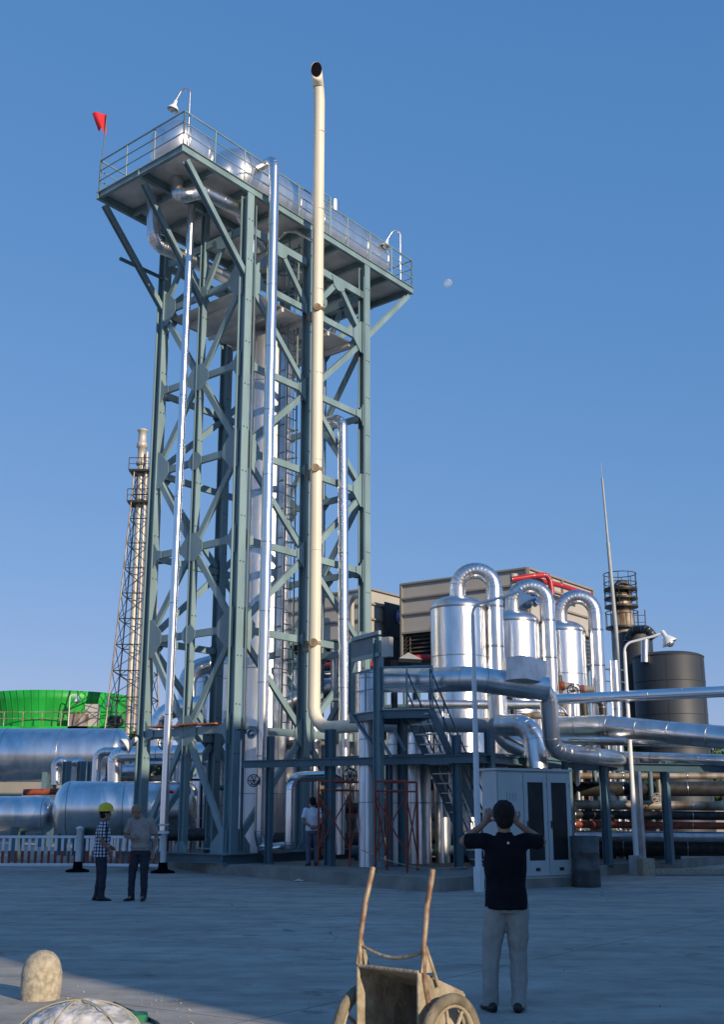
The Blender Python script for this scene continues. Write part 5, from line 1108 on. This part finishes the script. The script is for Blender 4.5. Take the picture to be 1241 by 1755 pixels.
for s_ in (-1, 1):
    c_ = K(s_ * 0.34, 0.17, 0.285); R_ = 0.25; wheel = None
    mb = MB(); N = 48
    mb.rings([c_ + BK * (R_ * math.cos(2 * PI * j / N)) + up * (R_ * math.sin(2 * PI * j / N)) for j in range(N + 1)], 0.034, 12, False); wheel = mb.build('wheel', 'rubber', cart)
    mb = MB(); mb.lathe(c_ - AX * 0.02, [(R_ - 0.03, 0), (R_ - 0.03, 0.04), (R_ - 0.045, 0.04), (R_ - 0.045, 0.0)], 48, AX, False); mb.build('rim', 'mud', wheel)
    mb = MB(); mb.lathe(c_ - AX * 0.05, [(0.03, 0), (0.045, 0.01), (0.045, 0.09), (0.03, 0.1)], 20, AX); mb.build('hub', 'mud', wheel)
    for j in range(8):
        a = 2 * PI * j / 8 + 0.2; d_ = BK * math.cos(a) + up * math.sin(a); MB().rings([c_ + d_ * 0.03, c_ + d_ * (R_ - 0.035)], 0.012, 8).build('spoke', 'mud', wheel)
# ================================================================== FOREGROUND LEFT
def G(x, y): return gz(x, y, 0)
sk = thing('sack', 'bulging pale plastic sack tied with string in the bottom left corner', 'sack', G(140, 1790))
c_ = G(132, 1812); mb = MB(); seg, rg = 64, 36; vs = []
for i in range(rg + 1):
    p_ = PI * i / rg
    for j in range(seg):
        q_ = 2 * PI * j / seg; d_ = V((math.sin(p_) * math.cos(q_), math.sin(p_) * math.sin(q_), math.cos(p_)))
        w_ = 1 + 0.04 * math.sin(3 * q_ + 2 * p_) + 0.02 * math.sin(7 * p_ + 2 * q_)
        vs.append(c_ + V((d_.x * 0.42 * w_, d_.y * 0.34 * w_, max(-0.12, d_.z * 0.23 * w_) + 0.12)))
mb.add(vs, [(i * seg + j, (i + 1) * seg + j, (i + 1) * seg + (j + 1) % seg, i * seg + (j + 1) % seg) for i in range(rg) for j in range(seg)], True); bag = mb.build('bag', 'sack', sk); sb_ = bag.modifiers.new('fine', 'SUBSURF'); sb_.levels = 2; sb_.render_levels = 2; folds(bag, 0.06, 0.13, 4)
for a in (0.3, 1.3, 2.4):
    mb = MB(); pts = []
    for k in range(15):
        t_ = PI * k / 14; d_ = V((math.cos(t_) * math.cos(a), math.cos(t_) * math.sin(a), math.sin(t_))); pts.append(c_ + V((d_.x * 0.435, d_.y * 0.352, d_.z * 0.245 + 0.12)))
    mb.rings(pts, 0.006, 6); mb.build('tie_string', 'string', sk)
mb = MB(); a_ = G(222, 1752); mb.prism([a_, a_ + V((0.14, 0.02, 0)), a_ + V((0.10, 0.2, 0.0)), a_ + V((-0.05, 0.22, 0))], (0, 0, 0.05)); tag(mb.build('green_scrap', 'tarp', None, a_), 'small green scrap lying right of the pale sack', 'scrap')
mb = MB(); pts = [G(195, 1722), G(215, 1732), G(240, 1742), G(268, 1756), G(300, 1790)]; mb.rings([p + up * 0.014 for p in pts], 0.013, 8); tag(mb.build('hose', 'dark', None, pts[0]), 'dark thin hose lying on the sunlit concrete', 'hose')
bq = G(68, 1712); root = thing('stone_bollard', 'rounded pale stone bollard at the left edge in the sun', 'bollard', bq)
bol_ = MB().lathe(bq, [(0.17, 0), (0.18, 0.1), (0.18, 0.22), (0.165, 0.30), (0.13, 0.36), (0.07, 0.40), (0.01, 0.41)], 32).build('body', 'stone', root); sb_ = bol_.modifiers.new('fine', 'SUBSURF'); sb_.levels = 2; sb_.render_levels = 2; folds(bol_, 0.014, 0.12, 3)
# litter and pebbles on the yard
R_ = random.Random(11)
mb = MB()
for i in range(90):
    x, y = R_.uniform(95, 330), R_.uniform(1690, 1755) if i < 60 else R_.uniform(1500, 1750)
    if i >= 60: x = R_.uniform(200, 1150)
    p = G(x, y); r = R_.uniform(0.003, 0.011); mb.ball(p + up * r * 0.5, r, 6, 4, (1, R_.uniform(0.7, 1.2), 0.7))
tag(mb.build('pebbles', 'stone', None, G(300, 1700)), 'scattered pebbles and grit on the concrete', 'gravel', None, 'stuff')
p = gz(525, 1510, 0); mb = MB(); N = 9; vs = [(p.x + (i - 4) * 0.07, p.y + (j - 4) * 0.06, max(0.0, 0.05 + 0.05 * math.sin(i * 1.9 + j) * math.cos(j * 1.3)) * math.exp(-((i - 4) ** 2 + (j - 4) ** 2) / 14)) for j in range(N) for i in range(N)]
mb.add([V(v_) + up * 0.005 for v_ in vs], [(j * N + i, j * N + i + 1, (j + 1) * N + i + 1, (j + 1) * N + i) for j in range(N - 1) for i in range(N - 1)], True); tag(mb.build('paper_scrap', 'white', None, p), 'crumpled pale scrap on the ground at the foot of the plinth', 'scrap')
